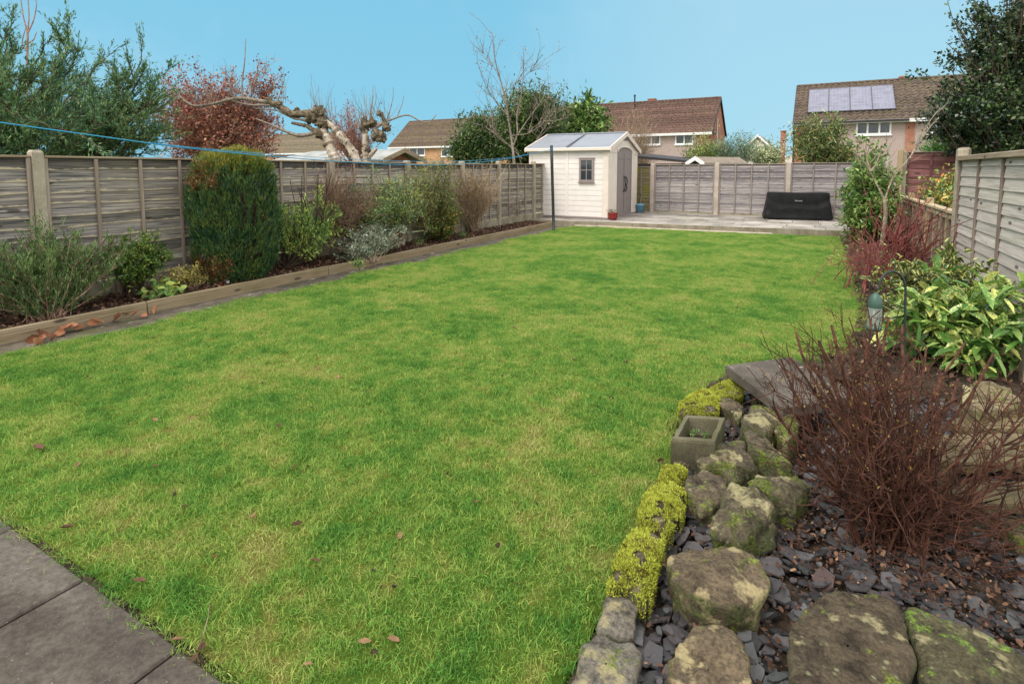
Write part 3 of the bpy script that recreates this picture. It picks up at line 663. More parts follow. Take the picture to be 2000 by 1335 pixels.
for xx in (.07, -SL-.09):
    bb = MB()
    for sgn in (-1, 1):
        bb.hexa([(xx, SD/2, RZ-.09), (xx+.03, SD/2, RZ-.09), (xx+.03, SD/2+sgn*(SD/2+OV+.02), EZ-.11), (xx, SD/2+sgn*(SD/2+OV+.02), EZ-.11), (xx, SD/2, RZ+.035), (xx+.03, SD/2, RZ+.035), (xx+.03, SD/2+sgn*(SD/2+OV+.02), EZ+.01), (xx, SD/2+sgn*(SD/2+OV+.02), EZ+.01)])
    bb.build('bargeboard', M['shed_post'], sh)
MB().tubes(np.array([(-SL-.08, SD/2, RZ+.012), (.07, SD/2, RZ+.012)]), np.array([.03, .03]), 6).build('ridge_cap', M['shed_roof'], sh)
sb = MB()
for sgn in (-1, 1): sb.hexa([(-SL/2-.02, SD/2, RZ+.005), (-SL/2+.02, SD/2, RZ+.005), (-SL/2+.02, SD/2+sgn*(SD/2+.08), EZ+.02), (-SL/2-.02, SD/2+sgn*(SD/2+.08), EZ+.02), (-SL/2-.02, SD/2, RZ+.03), (-SL/2+.02, SD/2, RZ+.03), (-SL/2+.02, SD/2+sgn*(SD/2+.08), EZ+.045), (-SL/2-.02, SD/2+sgn*(SD/2+.08), EZ+.045)])
sb.build('roof_strip', simple('roof_strip_grey', (.14, .15, .17), .5, .4), sh)
# pots by the shed
t = thing('plant_pot', 'glazed red plant pot standing on the terrace by the shed doors', 'plant pot', G(1197, 429.5, .132))
c0 = WL[t.name]; MB().lathe([(0, .0), (.085, 0), (.12, .05), (.135, .12), (.125, .17), (.14, .175), (.14, .20), (.12, .20), (.115, .16), (0, .16)], c0, 28).build('pot', simple('red_glaze', (.20, .014, .012), .25, .5, .2), t, True)
pt = paths(c0+np.array([0, 0, .16]), c0+np.array([0, 0, .17])+rng.normal(size=(16, 3))*np.array([.09, .09, .04])+np.array([0, 0, .10]), 4)
mb = MB(); mb.tubes(pt, taper(pt, .004, .002), 3); foliage(mb, pt, 60, .05, .014, .3, .01); 
M['herb'] = leafmat('pot_leaf', [(.3, (.06, .07, .02)), (.7, (.20, .19, .08))]); mb.build('seedling', M['herb'], t)
t = thing('plant_pot', 'light blue plastic pot on the terrace between shed and back fence', 'plant pot', G(1249.5, 415, .132))
c0 = WL[t.name]; MB().lathe([(0, 0), (.10, 0), (.125, .22), (.14, .225), (.145, .27), (.132, .27), (.12, .22), (0, .21)], c0, 28).build('pot', simple('blue_plastic', (.16, .36, .50), .4, .4, .1), t, True)
# ================================================================ WASHING LINE
pb_ = np.array([-5.54, 12.07, -.02]); ptop = Y(1077, 284, 12.07)
t = thing('line_post', 'dark metal washing line post standing at the far end of the lawn', 'post', pb_)
M['darkpost'] = simple('dark_post_metal', (.022, .025, .028), .5, .4, .2)
tt = np.linspace(0, 1, 6)[:, None]; MB().tubes(pb_+(ptop-pb_)*tt, np.full(6, .036), 10).build('pole', M['darkpost'], t, True)
MB().tubes(np.array([ptop-[0, 0, .12], ptop-[0, 0, .09]]), np.array([.046, .046]), 10).build('collar', simple('line_blue', (.03, .20, .42), .5, .4), t)
far = ptop+np.array([0, 0, -.10]); near = X(-90, 226, -4.9)
pts = []
for (px, py) in ((-90, 226), (0, 240), (150, 260), (350, 288), (500, 303), (640, 314), (760, 321), (850, 322.5), (930, 318), (1000, 309), (1050, 298)):
    xg = -5.0
    for _ in range(8):
        p = X(px, py, xg); xg = -4.9-(p[1]-1.0)/(12.07-1.0)*.64
    pts.append(p)
pts.append(far); pts = np.array(pts)
def smooth_path(P, k):
    P = np.asarray(P, float); s_ = np.r_[0, np.linalg.norm(np.diff(P, axis=0), axis=1).cumsum()]; q_ = np.linspace(0, s_[-1], k)
    out = np.stack([np.interp(q_, s_, P[:, i]) for i in range(3)], 1)
    for _ in range(3): out[1:-1] = (out[:-2]+2*out[1:-1]+out[2:])/4
    return out
lp = smooth_path(pts, 70); t = thing('washing_line', 'thin blue washing line sagging from the dark post across the fence', 'washing line', lp[35])
M['rope'] = simple('blue_rope', (.035, .30, .52), .55, .3, .1)
MB().tubes(lp, np.full(70, .0052), 6).build('cord', M['rope'], t, True)
l2 = lp.copy(); l2[:, 2] += .05*np.sin(np.linspace(0, math.pi, 70))**2; MB().tubes(l2[8:], np.full(62, .003), 5).build('cord', M['rope'], t, True)
# ================================================================ FURNITURE COVER
cl = G(1493, 428, .132); cr = G(1628, 431.5, .132); ax = nrm(cr-cl); ay = np.array([-ax[1], ax[0], 0]); LW = np.linalg.norm(cr-cl)
ht = D(1500, 374, (cl-CAM)@fw)[2]-.13
t = thing('furniture_cover', 'black fabric cover draped over a low garden unit on the terrace', 'cover', (cl+cr)/2+ay*.3)
M['cover'] = simple('black_fabric', (.0105, .011, .012), .6, .2, .3, 6, .25)
ring = []; na = 120; dep = .62
def rrect(u, hw, hd, r):
    a = u*2*math.pi; c_, s_ = math.cos(a), math.sin(a); e = .18
    return np.array([math.copysign(abs(c_)**e, c_)*hw, math.copysign(abs(s_)**e, s_)*hd])
rows = []; o0 = (cl+cr)/2+ay*dep/2; us = np.arange(na)/na
levels = [(0.03, 1.0), (.05, 1.005), (.12, 1.0)]+[(h_, 1.0-.115*(h_-.12)/.83) for h_ in (.2, .28, .36, .44, .52, .6, .68, .76, .84, .9, .945)]+[(.965, .882), (.975, .872), (.98, .6), (.975, .3), (.97, .02)]
for (hz_, s_) in levels:
    rw = []
    for u in us:
        q_ = rrect(u, LW/2*s_, dep/2*(s_ if s_ > .9 else s_*.98), .1); x_, y_ = q_
        fr_ = abs(x_)/(LW/2); fold = 0
        if .05 < hz_ < .95:                                    # swags hanging from the two top corners, soft gathers in the middle
            dv_ = abs((1-hz_)*1.2-(.25+.75*(1-fr_)*.9)); fold = -.040*math.exp(-(dv_/.10)**2)+.013*math.sin(x_*17+hz_*9+2*math.sin(x_*5))*(.4+.6*(1-hz_))
            fold += .016*mnoise.noise(Vector((x_*5, hz_*4, y_*6)))
        nv_ = np.array([x_/(LW/2)**2, y_/(dep/2)**2]); nv_ /= max(np.linalg.norm(nv_), 1e-6)
        fold *= min(1, max(0, (.93-hz_)/.35))
        if hz_ < .96: x_, y_ = x_+nv_[0]*fold, y_+nv_[1]*fold
        zz = hz_*ht-(.018*(1-fr_) if hz_ > .9 else 0)
        rw.append(o0+ax*x_+ay*y_+np.array([0, 0, zz]))
    rows.append(rw)
mb = MB(); mb.grid(np.array(rows), True); mb.build('cloth', M['cover'], t, True)
lab = MB(); lm = simple('grey_print', (.20, .20, .20), .6); x_ = -.10
for (wd, hh) in ((.028, .04), (.016, .028), (.016, .028), (.018, .036), (.016, .028), (.012, .028), (.018, .032), (.018, .028)):
    p = o0+ax*x_-ay*(dep/2*.958+.012)+np.array([0, 0, ht*.66]); q_ = p+ax*wd
    lab.hexa([tuple(p), tuple(q_), tuple(q_+ay*.012), tuple(p+ay*.012)]+[tuple(v+np.array([0, 0, hh])) for v in (p, q_, q_+ay*.012, p+ay*.012)]); x_ += wd+.005
lab.build('printed_mark', lm, t)
ft = MB()
for s_ in (-.46, .36, .47):
    p = o0+ax*LW*s_-ay*(dep/2-.05); ft.lathe([(0, 0), (.022, 0), (.022, .05), (0, .05)], p, 8)
ft.build('foot', simple('foot_metal', (.25, .22, .18), .5), t)
# ================================================================ BIRD FEEDER
M['hookm'] = simple('dark_green_metal', (.012, .022, .018), .45, .5)
fb = G(1766, 800, .0); dd = (fb-CAM)@fw
hk = [D(1766, 800, dd), D(1767, 690, dd), D(1768, 600, dd), D(1769, 562, dd), D(1765, 545, dd), D(1756, 533, dd), D(1744, 529, dd), D(1731, 532, dd), D(1722, 542, dd), D(1718, 552, dd), D(1717, 562, dd), D(1713, 567, dd), D(1707, 566, dd), D(1702, 560, dd), D(1701, 553, dd), D(1704, 552, dd)]
t = thing('feeder_hook', 'tall dark shepherd crook pole carrying the bird feeder', 'crook pole', fb)
hp = smooth_path(hk, 90); MB().tubes(hp, np.full(90, .007), 8).build('pole', M['hookm'], t, True)
ft_ = D(1711, 570, dd); zt = ft_[2]; sc_ = dd/F
t = thing('bird_feeder', 'green capped clear tube bird feeder hanging from the crook', 'bird feeder', ft_-[0, 0, 75*sc_])
M['feedcap'] = simple('feeder_green', (.045, .10, .075), .4, .4, .1); c0 = ft_-np.array([0, 0, 75*sc_])
r0 = 12.3*sc_; MB().lathe([(r0*1.03, 45*sc_), (r0*1.06, 47*sc_), (r0*.98, 56*sc_), (r0*.75, 65*sc_), (r0*.4, 71*sc_), (.15*r0, 74*sc_), (.0, 75*sc_)], c0, 24).build('cap', M['feedcap'], t, True)
g = NG('clear_tube'); tr = g.n('ShaderNodeBsdfTransparent'); tr.inputs[0].default_value = (.78, .84, .78, 1); gl_ = g.n('ShaderNodeBsdfPrincipled'); g.set(gl_.inputs['Base Color'], (.50, .56, .50)); gl_.inputs['Roughness'].default_value = .15
ms = g.n('ShaderNodeMixShader'); ms.inputs[0].default_value = .24; g.t.links.new(tr.outputs[0], ms.inputs[1]); g.t.links.new(gl_.outputs[0], ms.inputs[2]); oo = g.n('ShaderNodeOutputMaterial'); g.t.links.new(ms.outputs[0], oo.inputs[0])
MB().lathe([(r0, 7*sc_), (r0, 46*sc_), (r0*.96, 46*sc_), (r0*.96, 7*sc_)], c0, 24).build('tube', g.m, t, True)
MB().lathe([(0, 0), (r0*1.05, 0), (r0*1.08, 3*sc_), (r0*1.08, 8*sc_), (r0*.9, 8*sc_), (r0*.9, 4*sc_), (0, 4*sc_)], c0, 24).build('tray', M['feedcap'], t, True)
MB().tubes(smooth_path([c0+[0, 0, 73*sc_], c0+[.006, 0, 80*sc_], c0+[0, 0, 84*sc_]], 8), np.full(8, .003), 5).build('hanger', M['hookm'], t)
# ================================================================ ROCKERY
def resample(P, n, it=2):
    P = np.asarray(P, float); Q = np.r_[P, P[:1]]; s_ = np.r_[0, np.linalg.norm(np.diff(Q, axis=0), axis=1).cumsum()]
    q_ = np.arange(n)/n*s_[-1]; o = np.stack([np.interp(q_, s_, Q[:, i]) for i in range(P.shape[1])], 1)
    for _ in range(it): o = (np.roll(o, 1, 0)+2*o+np.roll(o, -1, 0))/4
    return o
rk = [0]
def rock_mesh(outline, z, bulge=.02, flare=.95, rough=.022, zb=-.06, tilt=(0, 0), n=96, rnd=.035, shift=(0, 0)):
    """outline: picture points of the top face, lying at height z; returns MB"""
    rk[0] += 1; pts = np.array([G(px, py, z) for px, py in outline])[:, :2]; P = resample(pts, n); c = P.mean(0); d = P-c
    size = np.sqrt(np.abs(np.sum(P[:, 0]*np.roll(P[:, 1], -1)-P[:, 1]*np.roll(P[:, 0], -1)))/2)
    ring = []; hgt = z-zb; rnd = min(rnd*.55, size*.12); rough = rough*.85
    for s_, zz in [(.02, bulge), (.2, bulge*.96), (.4, bulge*.84), (.58, bulge*.66), (.72, bulge*.48), (.84, bulge*.3), (.92, bulge*.1), (.97, -rnd*.22), (1.0, -rnd*.7)]:
        ring.append((s_, z+zz, 0))
    for f_ in np.linspace(.12, 1, 9): ring.append((1.0+(flare-1)*math.sin(f_*math.pi*.62), z-rnd-(hgt-rnd)*f_, f_))
    V = []
    for s_, zz, f_ in ring:
        q_ = c+d*s_+np.array(shift)*f_; zt_ = zz+(tilt[0]*d[:, 0]*s_+tilt[1]*d[:, 1]*s_)*(1-f_)
        V.append(np.stack([q_[:, 0], q_[:, 1], zt_], 1))
    V = np.array(V); sh_ = V.reshape(-1, 3); off = Vector((rk[0]*7.7, rk[0]*3.3, 0)); cc = np.array([c[0], c[1], z-hgt*.4])
    for i, v in enumerate(sh_):
        q_ = Vector(v)+off; a = mnoise.fractal(q_*(1.1/size), 1., 2., 4)*rough*1.5+mnoise.fractal(q_*(5/size), 1., 2., 4)*rough*.7+abs(mnoise.noise(q_*(2.3/size)))*rough*-.9
        dr = v-cc; dr = dr/max(np.linalg.norm(dr), 1e-6); sh_[i] = v+dr*a
    return MB().grid(sh_.reshape(V.shape), True), P, c
def zc(ps, ox, oy, s_): return [(ox+x/s_, oy+y/s_) for x, y in ps]
Z1 = lambda ps: zc(ps, 1100, 900, 3.07); Z2 = lambda ps: zc(ps, 1280, 670, 4.767); Z3 = lambda ps: zc(ps, 1500, 950, 3.468)
RB, RG = rockmat('rock_brown', (0.0390, 0.0296, 0.0187), (0.1170, 0.0920, 0.0608), .30, .25), rockmat('rock_lichen', (0.0484, 0.0343, 0.0218), (0.1287, 0.0975, 0.0608), .30, .50, lich=(.46, .38, .20))
RM = rockmat('rock_mossy', (0.0390, 0.0328, 0.0203), (0.1053, 0.0874, 0.0546), .50, .3, ((.05, .075, .012), (.20, .25, .035))); RD = rockmat('rock_dark', (0.0328, 0.0242, 0.0148), (0.0858, 0.0663, 0.0413), .30, .16)
RGREEN = rockmat('rock_green', (.030, .026, .015), (.080, .070, .038), .46, .1, ((.08, .16, .02), (.24, .36, .06)), scale=1.2)
RS = rockmat('rock_grey', (0.0663, 0.0593, 0.0468), (0.1560, 0.1404, 0.1131), .35, .35)
g = NG('moss'); f = g.noise(15, 6, .7); f2 = g.noise(110, 3, .7)
f = g.math('ADD', g.math('MULTIPLY', f, .8), g.math('MULTIPLY', g.math('FRACT', g.math('MULTIPLY', g.geo.outputs['Random Per Island'], 9.1)), .3))
M['moss'] = g.out(g.ramp(f, [(.30, (.16, .10, .03)), (.42, (.26, .27, .035)), (.56, (.39, .455, .055)), (.75, (.58, .60, .11))]), .9, None, spec=.1, transl=.25)
def moss_coat(P, c, z, amt, parent, zlow=.05, n=12000, bulge=.03):
    mb = MB(); k = rng.integers(0, len(P), n); s_ = np.sqrt(rng.random(n))*1.04; q_ = c+(P[k]-c)*s_[:, None]+rng.normal(size=(n, 2))*.004
    zz = z+bulge*(1-s_**2)+.006*np.array([mnoise.noise(Vector((x*30, y*30, 1))) for x, y in q_])
    sd = rng.random(n) < .33; zz = np.where(sd, z-rng.random(n)**1.6*zlow*1.5, zz); q_ = np.where(sd[:, None], c+(P[k]-c)*(1.03+.05*rng.random((n, 1))), q_)
    keep = np.array([mnoise.noise(Vector((x*9+3, y*9, 5))) for x, y in q_]) > -.5 if amt < 1 else np.array([mnoise.fractal(Vector((x*16+3, y*16, 5)), 1., 2., 3) for x, y in q_]) > -.28
    o = np.c_[q_, zz]; out_ = np.c_[(q_-c)*1.2, np.full(n, .12)]
    mb.leaves(o[keep], (nrm(out_)*.55+rng.normal(size=(n, 3))*.45+np.array([0, 0, .65]))[keep], (.007+.007*rng.random(n))[keep], .0042, .2, 'd')
    return mb.build('moss', M['moss'], parent)
def rock(label, outline, z, mat, name='rock', cat='rock', group='rocks of the rockery', moss=0, **kw):
    z = z*.62+.012 if z > .1 and not moss else z
    kw['bulge'] = kw.get('bulge', .02)*(.7 if moss else 1); mb, P, c = rock_mesh(outline, z, **kw); o = mb.build('stone' if moss else name, mat if not moss else M['moss'] if moss > 1 else mat, None, True)
    if moss:
        t = thing(name, label, cat, (c[0], c[1], 0), 0, group); WLo = WL[o.name]; o.parent = t; o.location = WLo-WL[t.name]; moss_coat(P, c, z, moss, t, bulge=kw['bulge']+.003); return t
    return tag(o, label, cat, group)
EG = 'edge stones between rockery and lawn'
rock('brown edge stone with two small moss cushions at the bottom of the picture', Z1([(-20, 1400), (20, 1335), (130, 1100), (200, 1030), (250, 1022), (330, 1050), (440, 1070), (500, 1130), (490, 1200), (430, 1400), (200, 1500)]), .115, RS, 'edge_stone', 'edge stone', EG, bulge=.012, flare=0.91, rough=.012)
rock('bare grey edge stone next to the lowest mossy edge stone', Z1([(186, 975), (200, 890), (260, 780), (300, 745), (380, 750), (450, 800), (462, 860), (430, 1035), (370, 1058), (290, 1035), (195, 1025)]), .12, RS, 'edge_stone', 'edge stone', EG, bulge=.015, flare=0.93, rough=.012)
rock('long yellow moss covered edge stone below the middle mossy stone', Z1([(275, 750), (300, 650), (380, 480), (430, 420), (520, 410), (590, 450), (598, 500), (560, 600), (535, 750), (500, 830), (440, 790), (380, 745)]), .125, RB, 'edge_stone', 'edge stone', EG, moss=1, bulge=.03, flare=0.92, rough=.012)
rock('broad moss covered edge stone beside the round grey rock', Z1([(462, 300), (500, 200), (570, 140), (640, 132), (720, 180), (728, 240), (700, 330), (620, 425), (560, 405), (465, 395)]), .125, RB, 'edge_stone', 'edge stone', EG, moss=1, bulge=.035, flare=0.92, rough=.014)
rock('small moss covered edge stone just below the little round rock', Z1([(570, 128), (610, 35), (690, 28), (738, 62), (700, 140), (640, 130)]), .11, RB, 'edge_stone', 'edge stone', EG, moss=1, bulge=.025, rough=.012)
rock('moss topped edge stone directly behind the stone planter', Z2([(240, 560), (330, 480), (440, 430), (540, 460), (590, 520), (570, 640), (430, 662), (300, 650), (222, 640)]), .13, RB, 'edge_stone', 'edge stone', EG, moss=1, bulge=.025, rough=.014)
rock('farthest moss covered edge stone under the corner of the old slab', Z2([(500, 440), (600, 380), (740, 322), (815, 380), (805, 470), (760, 505), (690, 490), (590, 500)]), .13, RB, 'edge_stone', 'edge stone', EG, moss=1, bulge=.025, rough=.014)
rock('rounded grey brown rock beside the broad mossy edge stone', Z1([(722, 115), (760, 70), (830, 47), (920, 70), (968, 110), (972, 180), (945, 235), (880, 270), (820, 265), (760, 215), (725, 165)]), .19, RB, bulge=.02, flare=0.99, rough=.02, rnd=.05)
rock('large flat topped brown rock with pale lichen blotches', Z1([(618, 560), (640, 530), (700, 500), (800, 485), (1000, 492), (1140, 540), (1210, 585), (1238, 680), (1236, 780), (1150, 850), (1000, 860), (850, 825), (720, 765), (640, 690)]), .235, RG, bulge=.018, flare=0.91, rough=.022, rnd=.045)
rock('knobbly rock with bright moss patches leaning over slate', Z1([(970, 200), (1010, 162), (1080, 162), (1115, 195), (1200, 190), (1288, 250), (1240, 330), (1140, 400), (1095, 465), (1000, 440), (900, 455), (876, 400), (890, 330), (950, 280)]), .245, RM, bulge=.02, flare=0.89, rough=.035, rnd=.035, tilt=(.05, .1))
rock('lichen streaked rock at the bottom edge between two slate gaps', Z1([(592, 1160), (700, 1060), (800, 985), (880, 982), (1000, 1012), (1080, 1090), (1128, 1180), (1150, 1335), (1100, 1480), (800, 1520), (610, 1400)]), .22, RG, bulge=.015, flare=0.92, rough=.022)
rock('biggest flat brown boulder at the bottom of the rockery', Z3([(112, 1000), (150, 885), (230, 785), (330, 722), (480, 702), (650, 705), (770, 722), (860, 785), (920, 900), (950, 1030), (972, 1150), (965, 1335), (900, 1480), (500, 1560), (180, 1480), (140, 1250)]), .25, RD, bulge=.012, flare=0.90, rough=.018, rnd=.035)
rock('dark green algae stained rock at the bottom right', Z3([(908, 890), (950, 825), (1020, 832), (1200, 872), (1400, 932), (1600, 1040), (1740, 1120), (1850, 1300), (1600, 1500), (1150, 1480), (1020, 1300), (980, 1150), (930, 985)]), .22, RGREEN, bulge=.02, flare=0.90, rough=.018, tilt=(-.05, .0))
rock('wide moss edged rock half hidden by the brown twigs', Z1([(1102, 110), (1150, 66), (1300, 60), (1420, 88), (1480, 160), (1400, 235), (1250, 205), (1150, 170)]), .25, RM, bulge=.02, flare=0.93, rough=.022)
rock('small brown rock wedged between mossy edging and the tan boulder', Z2([(592, 580), (602, 500), (660, 480), (740, 530), (848, 580), (830, 630), (780, 680), (700, 625)]), .17, RB, bulge=.015, rough=.015)
rock('large tan boulder with a green tinge under the slab corner', Z2([(790, 700), (812, 640), (900, 572), (990, 552), (1080, 600), (1195, 690), (1180, 755), (1090, 810), (1030, 850), (950, 800), (850, 760)]), .27, RM, bulge=.03, flare=0.95, rough=.022, tilt=(.1, -.1))
rock('blade shaped leaning rock with a dark underside', Z2([(822, 830), (855, 775), (900, 800), (1000, 890), (1150, 1000), (1285, 1125), (1200, 1110), (1080, 1060), (960, 1010), (880, 930)]), .24, RM, bulge=.02, flare=0.89, rough=.014, shift=(.04, -.08), rnd=.02)
rock('wide olive rock in front of the stone planter', Z2([(362, 1050), (390, 960), (500, 912), (650, 892), (850, 882), (900, 990), (960, 1080), (980, 1150), (800, 1150), (650, 1120), (500, 1120), (400, 1110)]), .20, RM, bulge=.025, flare=0.93, rough=.02)
rock('little round rock touching the planter corner', Z2([(132, 1080), (170, 990), (240, 957), (310, 985), (348, 1060), (330, 1100), (230, 1120), (160, 1110)]), .12, RB, bulge=.02, flare=0.97, rough=.014)
rock('bright green mossy lump below the wide olive rock', Z2([(600, 1200), (690, 1150), (820, 1170), (890, 1210), (860, 1290), (740, 1320), (630, 1290)]), .14, RGREEN, bulge=.03, flare=0.97, rough=.02)
rock('upright mossy rock at the left edge of the brown twiggy shrub', Z2([(1112, 800), (1170, 735), (1280, 665), (1340, 760), (1320, 860), (1230, 900), (1150, 860)]), .26, RM, bulge=.03, flare=0.92, rough=.022)
rock('small reddish stone tucked under the slab', Z2([(870, 450), (900, 430), (960, 460), (985, 510), (940, 540), (900, 510)]), .1, RB, bulge=.02, rough=.01)
rock('yellow mossy rock at the right edge above the slate', [(1950, 1018), (1972, 1005), (2010, 1015), (2050, 1045), (2020, 1060), (1975, 1040)], .14, RM, bulge=.02, rough=.015)
rock('rough tan rock lying on the upper stone step', [(1880, 778), (1892, 752), (1925, 742), (1965, 750), (1988, 772), (1996, 790), (1950, 800), (1905, 798)], .30, rockmat('rock_tan', (.075, .057, .032), (.19, .15, .088), .35, .3), bulge=.01, flare=1.0, rough=.045, rnd=.03)
# old concrete slab resting on the rocks
q = [G(1417, 713, .25), G(1530, 797, .25), G(1662, 735, .24), G(1545, 697, .24)]
q[2] = q[1]+(q[3]-q[0]); th = np.array([0, 0, .055]); 
mb = MB(); cq = sum(q)/4; top = [p+(cq-p)*.006 for p in q]; mb.add([*(p-th for p in q), *(p-[0, 0, .006] for p in q), *top], [[3, 2, 1, 0], [0, 1, 5, 4], [1, 2, 6, 5], [2, 3, 7, 6], [3, 0, 4, 7], [4, 5, 9, 8], [5, 6, 10, 9], [6, 7, 11, 10], [7, 4, 8, 11], [8, 9, 10, 11]])
tag(mb.build('paving_slab', M['slabtop']), 'old grey concrete slab propped on rocks at the lawn edge', 'slab')
# tan steps behind the brown shrub
def slab_thing(name, label, quad, z, thick, mat, cat='slab', group=None, jag=.012):
    P = resample(np.array([G(*p, z) for p in quad])[:, :2], 48, 0); P = P+rng.normal(size=P.shape)*jag*.4; c = P.mean(0); rows = []
    P = P*1.0
    for s_, zz in ((.02, z), (.5, z), (.9, z), (.985, z-.003), (1, z-.012), (1.005, z-thick*.5), (.99, z-thick)): rows.append(np.c_[c+(P-c)*s_, np.full(48, zz)+(.004*np.sin(P[:, 0]*40) if zz < z-.01 else 0)])
    return tag(MB().grid(np.array(rows), True).build(name, mat, None, False), label, cat, group)
SG = 'tan stone steps behind the shrub'
slab_thing('stone_step', 'upper tan stone step below the aucuba bush', [(1850, 822), (1900, 806), (2070, 810), (2070, 834), (1900, 836)], .13, .06, M['tanstone'], 'stone step', SG)
slab_thing('stone_step', 'broad flat tan stone step in the middle of the twigs', [(1765, 878), (1830, 848), (1960, 844), (2110, 858), (2110, 906), (1960, 900), (1875, 906)], .14, .05, M['tanstone'], 'stone step', SG)
slab_thing('stone_step', 'lowest tan stone step nearest the slate', [(1850, 960), (1895, 936), (2000, 938), (2120, 962), (2100, 1000), (1980, 982), (1900, 984)], .10, .045, M['tanstone'], 'stone step', SG)
rock('dark stone block supporting the broad tan step', [(1700, 905), (1780, 895), (1870, 915), (1860, 945), (1780, 945), (1700, 935)], .10, RD, bulge=.01, rough=.015)
rock('dark stone block under the lowest tan step', [(1880, 1005), (1960, 1000), (2060, 1015), (2060, 1035), (1960, 1030), (1890, 1025)], .05, RD, bulge=.01, rough=.012)
# stone planter
zp = .20; p0 = G(1310.5, 857, zp); p1_ = G(1339, 808.5, zp); p2_ = G(1417.5, 814, zp); p3_ = p0+(p2_-p1_)
t = thing('stone_planter', 'square weathered stone planter with two small seedlings at the lawn edge', 'planter', (p0+p2_)/2*np.array([1, 1, 0]))
def quad_in(s_, z):
    c = (p0+p2_)/2; return [np.array([*(c+(p-c)*s_)[:2], z]) for p in (p0, p1_, p2_, p3_)]
mb = MB(); L_ = [quad_in(.93, -.03), quad_in(.99, zp-.012), quad_in(.965, zp), quad_in(.76, zp), quad_in(.74, zp-.012), quad_in(.68, zp-.11)]
V = np.array(L_); sub = []
for row in V:
    rr = []
    for i in range(4):
        for f_ in np.linspace(0, 1, 9)[:-1]: rr.append(row[i]*(1-f_)+row[(i+1) % 4]*f_)
    sub.append(rr)
sub = np.array(sub); flat = sub.reshape(-1, 3)
for i, v in enumerate(flat): flat[i] = v+np.array(mnoise.noise_vector(Vector(v*14)))*.005
mb.grid(flat.reshape(sub.shape)[::-1], True); mb.build('trough', M['trough'], t, False)
qs = quad_in(.71, zp-.085); mb = MB(); mb.add(qs, [[3, 2, 1, 0]]); mb.build('soil', M['soil'], t)
for k, (px, py) in enumerate(((1350, 857), (1377, 856))):
    b = G(px, py, zp-.085); st = paths(b, b+rng.normal(size=(5, 3))*.012+np.array([0, 0, .035]), 4); mb = MB(); mb.tubes(st, taper(st, .0015, .001), 3); foliage(mb, st, 26, .016, .008, .4, .004, .3, .8, .3)
    mb.build('seedling', leafmat('seedling_leaf', [(.3, (.10, .22, .05)), (.7, (.26, .42, .12))]), t)
# slate chips and litter
g = NG('slate'); r1 = g.geo.outputs['Random Per Island']; c = g.ramp(r1, k=1, stops=[(0, (.022, .021, .022)), (.35, (.047, .045, .049)), (.62, (.072, .064, .066)), (.8, (.054, .060, .058)), (.92, (.105, .10, .107)), (1, (.062, .038, .033))])
c = g.mix(.3, c, g.ramp(g.noise(60, 4, .7), [(.3, (.3, .3, .3)), (.7, (.8, .8, .8))]), 'OVERLAY')
M['slate'] = g.out(c, .48, g.noise(90, 4, .6), .35, .003, .4)
g = NG('litter'); r1 = g.geo.outputs['Random Per Island']; M['litter'] = g.out(g.ramp(r1, k=1, stops=[(0, (.03, .015, .010)), (.45, (.075, .038, .024)), (.86, (.13, .066, .04)), (.985, (.30, .19, .11))]), .7, None, spec=.25)
def chips(n, poly, z, smin, smax, tmin, tmax, seed, tilt=.25, zr=.02, keepf=None):
    rg = np.random.default_rng(seed); pl = np.array(poly); lo, hi = pl.min(0), pl.max(0); P = lo+(hi-lo)*rg.random((n*3, 2)); P = P[inside(P[:, 0], P[:, 1], poly)]
    if keepf is not None: P = P[keepf(P, rg)]
    P = P[:n]; n = len(P); k = 7; an = (np.arange(k)[None]+rg.random((n, k))*.7)*2*math.pi/k+rg.random((n, 1))*6.28; s_ = smin+(smax-smin)*rg.random((n, 1))**2.2
    rad = s_*(.62+.5*rg.random((n, k))); asp = .45+.5*rg.random((n, 1)); th_ = rg.random((n, 1))*6.28
    x, y = rad*np.cos(an), rad*np.sin(an)*asp; x, y = x*np.cos(th_)-y*np.sin(th_), x*np.sin(th_)+y*np.cos(th_)
    tx, ty = rg.normal(size=(n, 1))*tilt, rg.normal(size=(n, 1))*tilt; tk = tmin+(tmax-tmin)*rg.random((n, 1)); z0 = z+zr*rg.random((n, 1))+.3*s_*np.maximum(np.abs(tx), np.abs(ty))
    Zt = z0+x*tx+y*ty; X_ = P[:, :1]+x; Y_ = P[:, 1:]+y
    T_ = np.stack([X_, Y_, Zt], -1); B_ = np.stack([X_+x*.04, Y_+y*.04, Zt-tk], -1); V = np.concatenate([T_, B_], 1).reshape(-1, 3)
    b = (np.arange(n)*2*k)[:, None]; F3 = np.concatenate([b+np.array([[0, i, i+1]]) for i in range(1, k-1)]); j = np.arange(k)
    F4 = np.stack([b+j+k, b+(j+1) % k+k, b+(j+1) % k, b+j], -1).reshape(-1, 4); return MB().add(V, F4, F3)
ROCKPOLY = [(-.54, .6), (2.1, .6), (2.1, 4.2), (-.35, 4.2), (-.53, 3.7), (-.56, 3.2), (-.50, 2.4), (-.48, 1.8), (-.52, 1.2)]
tag(chips(13000, ROCKPOLY, .026, .006, .052, .003, .008, 3, .22, .03).build('slate_chippings', M['slate'], origin=(0, 0, 0)), 'loose purple grey slate chippings between the rockery stones', 'slate chippings', None, 'stuff')
SB = np.array([.30, 2.5])
tag(chips(16000, ROCKPOLY, .045, .003, .012, .0006, .0012, 4, .5, .03, lambda P, rg: rg.random(len(P)) < np.exp(-((np.linalg.norm(P-SB-np.array([-.1, .1]), axis=1)/.60)**2))+.12).build('leaf_litter', M['litter'], origin=(0, 0, 0)), 'small brown leaf litter under the twiggy shrub', 'leaf litter', None, 'stuff')
